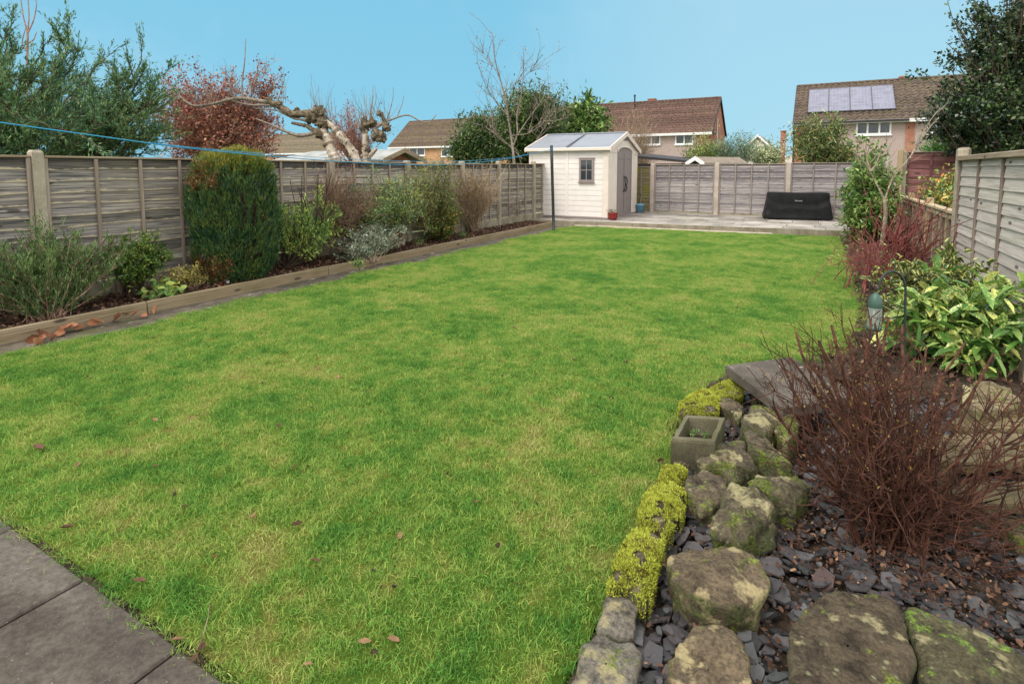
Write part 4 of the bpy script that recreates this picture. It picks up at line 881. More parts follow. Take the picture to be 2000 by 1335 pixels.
BLP = [(-6.82, .5), (-6.05, .5), (-6.05, 13), (-6.82, 13)]
tag(chips(15000, BLP, .095, .006, .026, .0006, .0012, 6, .5, .03).build('bed_litter', M['litter'], origin=(0, 0, 0)), 'brown leaves and bark lying on the left flower bed', 'leaf litter', None, 'stuff')
tag(chips(7000, BED_R, .03, .005, .024, .0006, .0012, 8, .5, .03).build('side_litter', M['litter'], origin=(0, 0, 0)), 'brown leaf litter under the shrubs of the right border', 'leaf litter', None, 'stuff')
# leaves on the lawn and along the edging
g = NG('dry_leaf'); ob_ = g.n('ShaderNodeObjectInfo'); c = g.ramp(ob_.outputs['Random'], k=1, stops=[(0, (.09, .045, .028)), (.35, (.20, .105, .06)), (.7, (.30, .17, .10)), (1, (.24, .145, .075))]); c = g.mix(.35, c, g.ramp(g.noise(90, 4), [(.3, (.3, .3, .3)), (.7, (.75, .75, .75))]), 'OVERLAY')
M['dryleaf'] = g.out(c, .7, None, spec=.25, transl=.15)
g = NG('orange_leaf'); ob_ = g.n('ShaderNodeObjectInfo'); c = g.ramp(ob_.outputs['Random'], k=1, stops=[(0, (.16, .06, .03)), (.5, (.30, .125, .06)), (1, (.44, .22, .12))]); M['orangeleaf'] = g.out(c, .65, None, spec=.3, transl=.15)
def leaf_mesh(seed, L=1.0, W=.55, curl=.35, mat=None):
    rg = np.random.default_rng(seed); rows = []
    for v in np.linspace(0, 1, 8):
        w_ = W*.5*math.sin(math.pi*min(1, v*.94+.03))**.8*(1+.18*math.sin(v*17+seed)); rows.append([(v*L-.5*L, u*w_, curl*.5*(u*u)*w_*2+curl*.35*(v-.5)**2*L+.03*rg.normal()*L*.5+.02) for u in np.linspace(-1, 1, 7)])
    me = MB().grid(np.array(rows)).build('fallen_leaf', mat or M['dryleaf'], origin=(0, 0, 0), smooth=True); return me
tag(chips(520, [(-5.3, 1.1), (-.8, 1.1), (-.8, 3.5), (.3, 6.5), (.3, 12.5), (-5.3, 12.5)], .016, .004, .013, .003, .006, 12, .4, .012, lambda P, rg: np.array([mnoise.noise(Vector((x*5, y*5, 2))) for x, y in P]) > .18).build('worm_casts', M['soil'], origin=(0, 0, 0)), 'dark crumbs of earth scattered in the lawn', 'worm casts', None, 'stuff')
lv = [(75, 873), (152, 907), (130, 1030), (272, 1133), (375, 815), (493, 1008), (580, 1024), (617, 1094), (712, 1252), (768, 1250), (600, 1298), (545, 830), (405, 718), (303, 820), (420, 1087), (362, 988), (782, 1045), (305, 910), (572, 912), (660, 735), (720, 765), (1222, 706), (1632, 582), (1448, 590), (870, 625), (1005, 640), (760, 560), (930, 980), (1010, 1140), (1290, 900), (300, 660), (395, 1262), (345, 1248), (380, 1285), (622, 720), (840, 800), (1060, 800), (1120, 700), (170, 735), (250, 880)]
protos = [leaf_mesh(i, 1, .5+.1*(i % 2), .3+.25*(i % 3)) for i in range(4)]; used = set()
for i, (px, py) in enumerate(lv):
    k = i % 4; o = protos[k] if k not in used else protos[k].copy()
    if k in used: sc.collection.objects.link(o); o.name = 'fallen_leaf'
    used.add(k); o.location = G(px, py, .024); s_ = .026+.022*rng.random() if i else .085; o.scale = (s_, s_, s_); o.rotation_euler = (rng.normal()*.3, rng.normal()*.35, rng.random()*6.28)
    tag(o, 'small dry brown leaf lying on the green lawn' if i else 'largest dry brown leaf on the lawn near the left edge', 'leaf', 'fallen leaves scattered over the lawn')
pl = [(62, 662), (78, 657), (90, 661), (118, 650), (130, 645), (145, 643), (155, 640), (185, 633), (195, 634), (105, 658), (86, 664), (250, 617), (282, 616), (232, 624), (268, 619), (72, 668)]
pp = [leaf_mesh(20+i, 1, .7, .5, M['orangeleaf']) for i in range(2)]; used = set()
for i, (px, py) in enumerate(pl):
    k = i % 2; o = pp[k] if k not in used else pp[k].copy()
    if k in used: sc.collection.objects.link(o); o.name = 'fallen_leaf'
    used.add(k); o.location = G(px, py, .03)+np.array([-.02*(i % 3), 0, .012*(i % 3)]); s_ = .075+.05*rng.random(); o.scale = (s_, s_, s_); o.rotation_euler = (rng.normal()*.5, rng.normal()*.4, rng.random()*6.28)
    tag(o, 'curled orange brown leaf heaped against the timber edging', 'leaf', 'leaves heaped along the edging')
o = pp[0].copy(); sc.collection.objects.link(o); o.name = 'fallen_leaf'; o.location = G(304, 604, .05); o.scale = (.10, .10, .10); o.rotation_euler = (.2, -1.3, 1.3)
tag(o, 'single orange leaf standing upright against the edging board joint', 'leaf')
tw = G(385, 1268, .02); P = np.array([[tw, tw+[0, .02, .03], tw+[-.02, .05, .06], tw+[-.025, .06, .10]]])
tag(MB().tubes(P, np.array([[.002, .0018, .0014, .001]]), 5).build('dry_stalk', M['tan_bark']), 'pale dry stalk sticking up at the patio edge', 'stalk')
# ================================================================ PLANTS
M.update(
    lf_dark=leafmat('leaf_dark', [(.3, (0.024, 0.061, 0.016)), (.55, (0.061, 0.135, 0.030)), (.75, (0.176, 0.257, 0.068))]),
    lf_box=leafmat('leaf_box', [(.3, (.04, .10, .022)), (.55, (.12, .22, .04)), (.8, (.36, .42, .09))], 6),
    lf_lav=leafmat('leaf_lavender', [(.3, (.055, .105, .035)), (.55, (.11, .21, .06)), (.8, (.25, .34, .12))]),
    lf_yel=leafmat('leaf_yellow', [(.3, (.16, .18, .03)), (.5, (.46, .40, .09)), (.8, (.62, .52, .17))]),
    lf_lime=leafmat('leaf_lime', [(.3, (0.081, 0.176, 0.047)), (.5, (0.203, 0.351, 0.088)), (.75, (0.446, 0.513, 0.121))]),
    lf_silver=leafmat('leaf_silver', [(.3, (.12, .16, .10)), (.5, (.29, .35, .24)), (.78, (.52, .56, .43))]),
    lf_olive=leafmat('leaf_olive', [(.3, (0.068, 0.095, 0.034)), (.5, (0.162, 0.196, 0.068)), (.78, (0.338, 0.311, 0.108))]),
    lf_orange=leafmat('leaf_orange', [(.3, (0.135, 0.121, 0.027)), (.5, (0.405, 0.243, 0.041)), (.75, (0.648, 0.378, 0.068))]),
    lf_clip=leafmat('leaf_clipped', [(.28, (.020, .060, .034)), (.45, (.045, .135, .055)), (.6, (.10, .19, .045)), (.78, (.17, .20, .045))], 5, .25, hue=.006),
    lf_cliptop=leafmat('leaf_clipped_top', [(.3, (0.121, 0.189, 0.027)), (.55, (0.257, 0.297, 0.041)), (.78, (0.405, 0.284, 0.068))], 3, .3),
    lf_rust=leafmat('leaf_rust', [(.3, (0.135, 0.047, 0.027)), (.6, (0.297, 0.108, 0.047)), (.8, (0.405, 0.189, 0.068))]),
    lf_con=leafmat('leaf_conifer', [(.28, (.045, .125, .060)), (.5, (.105, .235, .095)), (.75, (.25, .36, .14))], 1.0, .3),
    lf_beech=leafmat('leaf_beech', [(.3, (.14, .045, .034)), (.5, (.29, .095, .066)), (.78, (.50, .22, .13))], 1.0),
    lf_laurel=leafmat('leaf_laurel', [(.3, (.055, .13, .026)), (.5, (.135, .26, .05)), (.78, (.32, .43, .12))], 2, .3, .3, .5, .18),
    lf_holly=leafmat('leaf_holly_dark', [(.3, (0.014, 0.035, 0.016)), (.55, (0.035, 0.070, 0.030)), (.8, (0.115, 0.155, 0.061))], 1.0, .35, .3, .5, .1),
    lf_gcon=leafmat('leaf_green_conifer', [(.3, (0.041, 0.135, 0.027)), (.6, (0.108, 0.284, 0.047)), (.8, (0.203, 0.405, 0.081))], 2),
    lf_fern=leafmat('leaf_fern', [(.3, (0.081, 0.203, 0.041)), (.7, (0.270, 0.459, 0.108))]),
    lf_var=leafmat('leaf_variegated', [(.3, (0.135, 0.203, 0.081)), (.5, (0.351, 0.419, 0.189)), (.75, (0.675, 0.702, 0.446))], 2),
    lf_blue=leafmat('leaf_bluegreen', [(.3, (0.068, 0.135, 0.081)), (.55, (0.149, 0.257, 0.149)), (.8, (0.297, 0.405, 0.243))], 2),
    tw_brown=bark('twig_brown', (.14, .08, .055), (.38, .245, .18)), tw_grey=bark('twig_grey', (.13, .105, .085), (.30, .25, .20)),
    tw_tan=bark('twig_tan', (.22, .155, .10), (.46, .35, .25)), tw_red=bark('twig_red', (.11, .026, .023), (.27, .095, .080)), tw_dark=bark('twig_dark', (.05, .035, .026), (.13, .095, .07)),
    tw_maroon=bark('twig_maroon', (.026, .011, .0075), (.105, .044, .027)), tw_pink=bark('twig_pink', (.20, .12, .10), (.38, .26, .22)))
g = NG('leaf_holly_variegated'); uv = g.n('ShaderNodeUVMap'); sp = g.n('ShaderNodeSeparateXYZ'); g.set(sp.inputs[0], uv.outputs[0])
e = g.math('ADD', sp.outputs[0], g.mr(g.noise(55, 3), .3, .7, -.25, .25)); c = g.mix(g.mr(e, .50, .66), g.ramp(g.noise(8), [(.3, (.025, .07, .02)), (.7, (.07, .14, .035))]), (.50, .46, .13)); M['lf_hollyv'] = g.out(g.island(c, .25), .28, None, spec=.5, transl=.12)
g = NG('leaf_aucuba'); b = g.noise(75, 3, .6); b2 = g.math('FRACT', g.math('MULTIPLY', g.geo.outputs['Random Per Island'], 3.7)); k = g.math('ADD', b, g.mr(b2, 0, 1, -.16, .20))
c = g.mix(g.mr(k, .545, .64), g.ramp(g.noise(6), [(.3, (.055, .155, .026)), (.7, (.13, .26, .05))]), (.54, .56, .17)); M['lf_aucuba'] = g.out(g.island(c, .25), .28, None, spec=.5, transl=.15)
def plant(name, label, cat, base, T, k=6, h=.35, v=.6, wig=.05, r=(.010, .003), mat='tw_brown', sub=(), lv=(), bjit=.06, group=None, n=4, bpart='branches', fpart='foliage', extra=None):
    """stems from the base to the targets T, twig layers in sub, leaf layers in lv"""
    base = np.array(base, float); t = thing(name, label, cat, base, 0, group)
    B = base+np.c_[rng.normal(size=(len(T), 2))*bjit, np.zeros(len(T))]-[0, 0, .03]
    P = paths(B, T, k, h, v, wig); mb = MB(); mb.tubes(P, taper(P, *r), n); layers = [P]
    for (nn, L, t0, sp_, up, rr) in sub:
        Q, _ = twigs(layers[-1], nn, L, t0, sp_, up); mb.tubes(Q, taper(Q, *rr), 3); layers.append(Q)
    mb.build(bpart, M[mat], t)
    for (m_, li, nn, L, W, kw) in lv:
        fb_ = MB(); foliage(fb_, layers[li], nn, L, W, **kw); fb_.build(kw.get('_p', fpart) if False else fpart, M[m_], t)
    return t
def blob(cx_px, top_px, half_w_px, base, rz=None, n=100, ry=None, zb=.1, power=.4, lump=.3, seed=0, xc=-6.40):
    """ellipsoid targets: picture width and top, standing at base"""
    b = np.array(base, float); d_ = (b-CAM)@fw; top = D(cx_px, top_px, d_); hw = half_w_px*1.28*d_/F; c = D(cx_px, top_px, d_); zc_ = (top[2]+b[2]+zb)/2; c = np.array([c[0], c[1], zc_])
    if b[0] < -5.6:                                       # left bed: keep clear of the fence, spread along it
        c = X(cx_px, top_px, xc); d_ = (c-CAM)@fw; hw = half_w_px*1.2*d_/F; top = c; c = np.array([c[0], c[1], (top[2]+b[2]+zb)/2])
        T = ell(c, (min(hw, .38), hw*1.25, (top[2]-b[2]-zb)/2), n, power, lump, seed, b[2]+zb*.5); T[:, 0] = np.where(T[:, 0] < -6.78, -13.56-T[:, 0], T[:, 0]); return T
    return ell(c, (hw, ry or hw*.8, (top[2]-b[2]-zb)/2), n, power, lump, seed, b[2]+zb*.5)
LG = 'shrubs of the left flower bed'
b = G(95, 622, .1); plant('lavender_bush', 'large grey green lavender bush with woody stems at the left edge', 'shrub', b, blob(80, 442, 98, b, n=200, zb=.12, ry=.42, seed=1), r=(.008, .0025), mat='tw_brown', h=.4, v=.55,
    sub=[(2000, .12, .15, .5, .8, (.0026, .0011))], lv=[('lf_lav', 1, 56000, .036, .0072, dict(t0=.0, spread=.012, along=.7, rnd=.45, up=.6)), ('lf_lav', 0, 2500, .03, .005, dict(t0=.5, spread=.02))])
b = G(262, 575, .1); plant('box_shrub', 'small round dark green shrub with glossy leaves on bare stems', 'shrub', b, blob(263, 456, 40, b, n=70, zb=.22, ry=.24, seed=2), h=.3, v=.7, r=(.009, .003), mat='tw_dark',
    sub=[(420, .08, .45, .8, .4, (.0024, .001))], lv=[('lf_box', 1, 10000, .030, .015, dict(t0=.1, spread=.014, up=.35, nup=.6))])
b = G(368, 562, .1); plant('variegated_shrub', 'low yellow variegated shrub in front of the clipped conifer', 'shrub', b, np.r_[blob(345, 518, 26, b, n=26, zb=.03, seed=3), blob(393, 517, 22, b, n=16, zb=.05, seed=4)], r=(.005, .002), mat='tw_tan',
    sub=[(160, .06, .3, .8, .3, (.0018, .001))], lv=[('lf_yel', 1, 2100, .026, .014, dict(t0=.1, spread=.016, up=.25))])
b = G(318, 580, .1); plant('ground_plant', 'low broad leaved green plant under the small round shrub', 'plant', b, ell(b+[0, 0, .06], (.18, .22, .07), 30, .5, .2, 3, .1), r=(.003, .002), mat='tw_tan', lv=[('lf_lime', 0, 130, .09, .06, dict(t0=.6, spread=.03, up=.1, nup=.9, kind='f', droop=.2))])
# clipped conifer
bc = np.array([-6.38, 4.30, .08]); t = thing('clipped_conifer', 'tall clipped barrel shaped conifer against the left fence', 'conifer', bc)
def superell(n, rx, ry, z0, z1, e=.55):
    a = rng.random(n)*2*math.pi; c_, s_ = np.cos(a), np.sin(a); zz = rng.random(n)*1.0; topm = rng.random(n) < .16
    prof = np.interp(zz, [0, .06, .16, .4, .62, .78, .88, .95, 1], [.52, .76, .90, 1.0, 1.0, .955, .86, .69, .42]); rad = np.where(topm, np.sqrt(rng.random(n))*.52, prof)
    zz = np.where(topm, .995-.05*(rad/.52)**2, zz); X_ = np.sign(c_)*np.abs(c_)**e*rx*rad; Y_ = np.sign(s_)*np.abs(s_)**e*ry*rad
    N_ = nrm(np.stack([c_*np.where(topm, .15, 1), s_*np.where(topm, .15, 1), np.where(topm, 1, .35)], 1)); return np.stack([X_, Y_, z0+(z1-z0)*zz], 1), N_, zz, topm
S, N_, zz, topm = superell(5200, .40, .46, .10, 1.67, .75); lumpv = np.array([mnoise.noise(Vector((p[0]*9, p[1]*9, p[2]*2.6))) for p in S])[:, None]
S = S+bc*[1, 1, 0]+N_*lumpv*.11; dirs = nrm(N_*.55+np.array([0, 0, .75])+rng.normal(size=S.shape)*.18)
sh_ = paths(S-dirs*.09, S+dirs*(.045+.035*rng.random((len(S), 1))), 4, .5, .5, .03); tb_ = MB()
rad0 = rng.random((900, 1))**.5; core = paths(bc+np.zeros((300, 3)), S[rng.integers(0, len(S), 300)]-N_[rng.integers(0, len(S), 300)]*.05, 6, .3, .7, .03); tb_.tubes(core, taper(core, .012, .003), 3); tb_.build('branches', M['tw_dark'], t)
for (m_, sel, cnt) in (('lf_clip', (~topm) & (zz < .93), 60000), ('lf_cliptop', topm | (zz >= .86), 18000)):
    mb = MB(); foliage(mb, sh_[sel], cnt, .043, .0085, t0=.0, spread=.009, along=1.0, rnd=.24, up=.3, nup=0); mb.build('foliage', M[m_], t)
sel = (S[:, 1] < bc[1]-.28) & (S[:, 2] < .42); mb = MB(); foliage(mb, sh_[sel], 3200, .035, .009, spread=.014); mb.build('dead_foliage', M['lf_rust'], t, label='rust brown dead patch low on the left side')
sel = (S[:, 1] < bc[1]-.36) & (S[:, 2] > 1.25); mb = MB(); foliage(mb, sh_[sel], 2400, .034, .008, spread=.012); mb.build('dead_foliage', M['lf_rust'], t, label='rust brown tips at the upper left shoulder')
b = G(560, 520, .1); plant('leaning_shrub', 'lime green leafy shrub leaning out beside the clipped conifer', 'shrub', b, blob(605, 385, 64, b, n=80, zb=.28, ry=.3, seed=5), h=.75, v=.4, r=(.016, .004), mat='tw_dark',
    sub=[(480, .12, .45, .8, .5, (.003, .0012))], lv=[('lf_lime', 1, 9500, .058, .013, dict(t0=.2, spread=.02, up=.35))])
b = G(652, 492, .1); plant('pruned_shrub', 'bare pruned upright stems above the lime green shrub', 'shrub', G(610, 505, .1), np.array([D(px, py, 7.4) for px, py in ((566, 352), (578, 360), (592, 342), (620, 335), (636, 345), (650, 340), (585, 372), (668, 342))]), h=.6, v=.5, r=(.010, .005), wig=.03, mat='tw_dark')
T = blob(672, 325, 56, b, n=140, zb=.3, ry=.3, seed=6); plant('twiggy_shrub', 'dense bare brown twiggy shrub behind the silver bush', 'shrub', b, T, h=.35, v=.6, r=(.007, .002), mat='tw_brown',
    sub=[(1500, .24, .2, .5, .3, (.0030, .0012)), (2600, .12, .2, .7, .2, (.002, .001))], lv=[('lf_olive', 2, 2200, .022, .009, dict(t0=.2, spread=.02)), ('lf_silver', 2, 90, .03, .02, dict(spread=.02))])
b = G(722, 506, .1); plant('silver_shrub', 'silvery grey leaved bush spilling over the timber edging', 'shrub', b, np.r_[blob(738, 430, 52, b, n=80, zb=.08, seed=7, xc=-6.22), blob(690, 468, 38, b, n=36, zb=.05, seed=8, xc=-6.18)], r=(.006, .002), mat='tw_tan',
    sub=[(420, .09, .3, .7, .3, (.002, .001))], lv=[('lf_silver', 1, 9500, .036, .019, dict(t0=.1, spread=.022, up=.3))])
b = np.array([-6.66, 7.6, .1]); plant('tall_shrub', 'tall feathery grey green shrub against the fence behind the silver bush', 'shrub', b, np.r_[blob(730, 335, 50, b, n=90, zb=.3, ry=.25, seed=9), blob(775, 326, 55, b, n=90, zb=.4, ry=.25, seed=10)], r=(.009, .003), mat='tw_brown',
    sub=[(900, .15, .3, .6, .4, (.0026, .001))], lv=[('lf_lime', 1, 9000, .05, .013, dict(t0=.2, spread=.03, up=.3)), ('lf_blue', 1, 6500, .048, .014, dict(t0=.2, spread=.03, up=.3))])
t = thing('trellis_post', 'slim timber stake standing among the shrubs of the left bed', 'stake', X(787, 478, -6.6)*[1, 1, 0]+[0, 0, .06]); p = WL[t.name]; MB().bbox(p[0]-.03, p[0]+.03, p[1]-.03, p[1]+.03, .04, 1.35, .006).build('stake', M['concrete'], t)
b = np.array([-6.62, 8.9, .1]); plant('mixed_shrub', 'tall loose olive green shrub with thin upright twigs', 'shrub', b, blob(840, 312, 66, b, n=120, zb=.3, ry=.28, seed=11), r=(.008, .0025), mat='tw_brown', h=.3, v=.6,
    sub=[(1100, .22, .25, .5, .6, (.0026, .001))], lv=[('lf_olive', 1, 11000, .042, .013, dict(t0=.2, spread=.03, up=.25)), ('lf_lime', 1, 4000, .045, .013, dict(t0=.2, spread=.03))])
b = G(862, 468, .1); plant('orange_shrub', 'low dark green shrub flecked with orange leaves by the edging', 'shrub', b, blob(862, 398, 42, b, n=70, zb=.06, seed=12, xc=-6.28), r=(.006, .002), mat='tw_dark',
    sub=[(380, .08, .3, .8, .3, (.002, .001))], lv=[('lf_dark', 1, 6500, .038, .019, dict(t0=.1, spread=.025, up=.2)), ('lf_orange', 1, 2600, .034, .018, dict(t0=.2, spread=.03, up=.3))])
b = G(925, 452, .1); plant('twiggy_shrub', 'tall bare tan twiggy shrub nearest the shed on the left bed', 'shrub', b, np.r_[blob(938, 315, 55, b, n=120, zb=.4, ry=.4, seed=13), blob(905, 325, 34, b, n=60, zb=.4, seed=14)], h=.25, v=.65, r=(.010, .003), mat='tw_tan',
    sub=[(1000, .28, .3, .5, .4, (.003, .0012)), (1500, .12, .2, .7, .2, (.0018, .0009))], lv=[('lf_orange', 2, 1100, .026, .010, dict(t0=.2, spread=.02)), ('lf_olive', 2, 700, .026, .010, dict(t0=.2, spread=.02))])
b = G(1003, 428, .1); plant('twiggy_shrub', 'sparse low bare twigs at the corner of the shed', 'shrub', b, blob(1006, 372, 20, b, n=26, zb=.1, seed=15), r=(.006, .002), mat='tw_tan', sub=[(120, .14, .3, .6, .4, (.002, .001))])
for (px, py, lb_) in ((420, 553, 'small weedy tuft beside the foot of the clipped conifer'), (700, 520, 'small green weed at the foot of the silver bush'), (905, 463, 'low green tuft under the tan twiggy shrub'), (820, 478, 'strappy green tuft by the stake in the left bed')):
    b = G(px, py, .1); plant('weed_tuft', lb_, 'plant', b, ell(b+[0, 0, .05], (.12, .14, .06), 24, .5, .2, 3, .1), r=(.002, .001), mat='tw_tan', lv=[('lf_laurel', 0, 120, .06, .014, dict(t0=.3, spread=.02))], group=None)
# ---- right side
b = G(1672, 455, .05); plant('laurel_bush', 'tall glossy green laurel bush at the right end of the terrace', 'shrub', np.array([.95, 13.2, .02]), ell((.95, 13.1, 1.05), (.46, .70, .96), 170, .3, .18, 16, .1), r=(.018, .005), mat='tw_brown', h=.4, v=.55,
    sub=[(900, .20, .4, .8, .4, (.004, .002))], lv=[('lf_laurel', 1, 9500, .105, .044, dict(t0=.2, spread=.05, up=.1, nup=.6, kind='f', droop=.15)), ('lf_rust', 1, 60, .11, .045, dict(spread=.04, kind='f', droop=.3))])
# young tree with forked pale trunk
bt = G(1716, 535); t = thing('young_tree', 'slim young tree with pale forked trunk in front of the laurel', 'tree', bt); d0 = (bt-CAM)@fw
def limb(pts, d_, r0, r1, k=24, jit=0): 
    P = smooth_path([D(*p[:2], d_+(p[2] if len(p) > 2 else 0)) for p in pts], k); return P, np.linspace(r0, r1, k)
pale = bark('pale_bark', (.13, .10, .065), (.33, .285, .21), 18, (1, 1, 2.5)); mb = MB()
mb.tubes(*limb([(1716, 540), (1718, 505), (1724, 465), (1730, 420), (1728, 388)], d0, .036, .024), 8); mb.build('trunk', pale, t, True)
for L_ in ([(1728, 392), (1738, 358), (1752, 335), (1775, 312), (1795, 275), (1818, 232), (1836, 212)], [(1728, 390), (1712, 360), (1697, 330), (1680, 306), (1668, 296)], [(1776, 310), (1800, 268), (1822, 242), (1832, 232)], [(1700, 335), (1694, 315), (1690, 290)], [(1700, 335), (1712, 320), (1718, 300)]):
    MB().tubes(*limb([(*p, i*.06) for i, p in enumerate(L_)], d0, .014, .0045), 6).build('branch', pale, t, True)
ends = np.array([D(px, py, d0) for px, py in ((1668, 296), (1690, 290), (1730, 275), (1836, 212), (1750, 335), (1800, 268))]); Q = paths(ends[rng.integers(0, 6, 40)], ends[rng.integers(0, 6, 40)]*0+ends[rng.integers(0, 6, 40)]*0+ends[rng.integers(0, 6, 1)]*0+np.zeros((40, 3)), 4) if False else None
src = paths(np.repeat(D(1728, 390, d0)[None], 6, 0), ends, 6, .5, .5, .02); Q, _ = twigs(src, 46, .22, .5, .7, .5); MB().tubes(Q, taper(Q, .004, .0015), 3).build('twigs', M['tw_grey'], t)
b = np.array([1.0, 9.1, .0]); plant('red_dogwood', 'dogwood with bright red bare stems in front of the low tan fence', 'shrub', b, np.r_[ell((1.20, 9.1, .74), (.42, 1.0, .40), 38, .4, .2, 17, .25), ell((.88, 8.9, .5), (.2, .6, .38), 8, .4, .2, 18, .15)], h=.45, v=.5, r=(.011, .005), mat='tw_red', bjit=.25, wig=.07,
    sub=[(110, .36, .25, .6, .35, (.0052, .0028)), (190, .18, .3, .75, .35, (.0034, .0018))])
b = G(1672, 600, 0); plant('bramble_canes', 'arching reddish canes at the lawn edge left of the holly', 'shrub', np.array([.78, 7.9, 0]), ell((.55, 8.4, .42), (.18, 1.1, .35), 44, .5, .2, 19, .03), h=.5, v=.75, r=(.006, .003), mat='tw_red', bjit=.25, sub=[(160, .22, .3, .6, .2, (.0032, .0016)), (200, .1, .3, .7, .2, (.0022, .0012))], lv=[('lf_olive', 2, 160, .04, .02, dict(spread=.02))])
b = np.array([1.15, 6.55, .0]); plant('variegated_holly', 'variegated holly bush with cream edged leaves beside the right fence', 'shrub', b, ell((1.05, 6.55, .30), (.58, .62, .30), 100, .35, .25, 20, .05), r=(.010, .004), mat='tw_dark',
    sub=[(520, .13, .4, .8, .4, (.003, .0015))], lv=[('lf_hollyv', 1, 3600, .075, .040, dict(t0=.15, spread=.035, up=.3, nup=.6, kind='f', droop=.12))])
b = np.array([1.12, 5.25, .0]); plant('spotted_aucuba', 'aucuba bush with large yellow speckled leaves by the right fence', 'shrub', b, ell((1.05, 5.25, .32), (.50, .48, .28), 78, .35, .2, 21, .08), r=(.010, .005), mat='lf_fern',
    sub=[(190, .12, .5, .7, .4, (.005, .003))], lv=[('lf_aucuba', 1, 950, .165, .054, dict(t0=.3, spread=.03, up=.12, nup=.7, kind='f', droop=.22)), ('lf_laurel', 0, 420, .13, .048, dict(t0=.4, spread=.07, up=-.1, nup=.7, kind='f', droop=.25))])
b = G(1978, 680, .0); t = thing('fern', 'bright green fern between the aucuba and the right edge post', 'fern', b); mb = MB(); st = MB()
for i in range(13):
    a = i*.483+rng.random()*.3; ln = .34+.12*rng.random(); P = paths(b[None], b[None]+np.array([[math.cos(a)*ln*.8, math.sin(a)*ln*.8, ln*.55]]), 14, .35, 1.15, .01); st.tubes(P, taper(P, .003, .001), 3)
    for tt in np.linspace(.12, .98, 34):
        p, d = at_paths(P, np.array([0]), np.array([tt])); s_ = nrm(np.cross(d, [[0, 0, 1.]])); l_ = .085*math.sin(math.pi*min(1, tt*.85+.14))
        for sg in (-1, 1): mb.leaves(p, s_*sg+d*.45+rng.normal(size=(1, 3))*.08, l_, .015, .9, 'd', .15)
st.build('stalk', M['lf_fern'], t); mb.build('foliage', M['lf_fern'], t)
# brown twiggy shrub in the foreground
b = np.array([.30, 2.46, .02]); th_ = []
def D3(px, py, d_): return D(px, py, d_)
for (px, py, d_) in ((1560, 650, 2.75), (1600, 668, 2.6), (1625, 640, 2.9), (1655, 655, 2.6), (1680, 655, 2.5), (1700, 628, 2.75), (1740, 620, 2.6), (1720, 690, 2.4), (1770, 690, 2.9), (1790, 700, 2.4), (1830, 720, 2.6), (1865, 740, 2.3), (1885, 672, 2.5), (1935, 690, 2.45), (1840, 800, 2.2), (1580, 720, 2.4), (1640, 700, 2.2), (1540, 700, 2.5), (1615, 760, 2.1), (1690, 760, 2.05), (1760, 640, 2.8), (1665, 690, 2.85), (1900, 760, 2.7), (1810, 680, 2.8)): th_.append(D3(px, py, d_))
th_ = np.array(th_); t = thing('twiggy_shrub', 'big bare red brown twiggy shrub growing from the slate in the foreground', 'shrub', b)
B = b+np.c_[rng.normal(size=(len(th_), 2))*.05, np.zeros(len(th_))]; P1 = paths(B, th_, 9, .42, .52, .035); mb = MB(); mb.tubes(P1, taper(P1, .0095, .0065), 6)
T2 = np.r_[ell((.24, 2.54, .50), (.37, .36, .44), 52, .45, .25, 22, .1), ell((.20, 2.62, .66), (.50, .40, .24), 36, .5, .25, 26, .1), ell((.55, 2.45, .30), (.55, .45, .26), 30, .4, .2, 23, .08)]
P2 = paths(b+np.c_[rng.normal(size=(len(T2), 2))*.06, np.zeros(len(T2))], T2, 9, .35, .6, .12); mb.tubes(P2, taper(P2, .0038, .0017), 5)
side = np.array([D3(px, py, d_) for px, py, d_ in ((2000, 850, 2.35), (2030, 935, 2.2), (2040, 890, 2.3), (2010, 800, 2.5), (1990, 905, 2.1), (1960, 760, 2.6), (2060, 975, 2.15), (2000, 770, 2.35), (1985, 830, 2.2), (1510, 800, 2.2), (1525, 700, 2.5), (1550, 880, 2.1))]); P4 = paths(b+np.c_[rng.normal(size=(12, 2))*.05, np.zeros(12)], side, 10, .55, .45, .04); mb.tubes(P4, taper(P4, .007, .003), 5)
mb.build('stems', M['tw_maroon'], t)
A = np.concatenate([P1, P2]); Q, _ = twigs(A, 780, .15, .15, .9, .45, 5, .12); mb = MB(); mb.tubes(Q, taper(Q, .0022, .0009), 4); Q2, _ = twigs(Q, 1600, .075, .2, 1.0, .15, 4, .1); mb.tubes(Q2, taper(Q2, .0014, .0007), 3)
Q3, _ = twigs(P4, 300, .16, .3, .6, .2, 5); mb.tubes(Q3, taper(Q3, .0026, .0010), 4); mb.build('twigs', M['tw_maroon'], t)
mb = MB(); sel = Q2[Q2[:, -1, 2] > .42]; foliage(mb, sel, 900, .011, .005, .4, .006); mb.build('dry_leaves', leafmat('dry_olive_leaf', [(.3, (.09, .06, .015)), (.6, (.22, .16, .03)), (.8, (.36, .27, .06))]), t)
for i, (px, py) in enumerate(((1748, 1000), (1792, 1008), (1752, 1020), (1676, 1020), (1770, 1012))):
    o = MB(); p = G(px, py, .09); o.leaves(p[None], rng.normal(size=(1, 3))*[1, 1, .2], .028, .014, .8, 'f'); tag(o.build('fallen_leaf', M['lf_yel']), 'tiny bright yellow leaf under the red brown twiggy shrub', 'leaf', 'yellow leaves at the twiggy shrub')
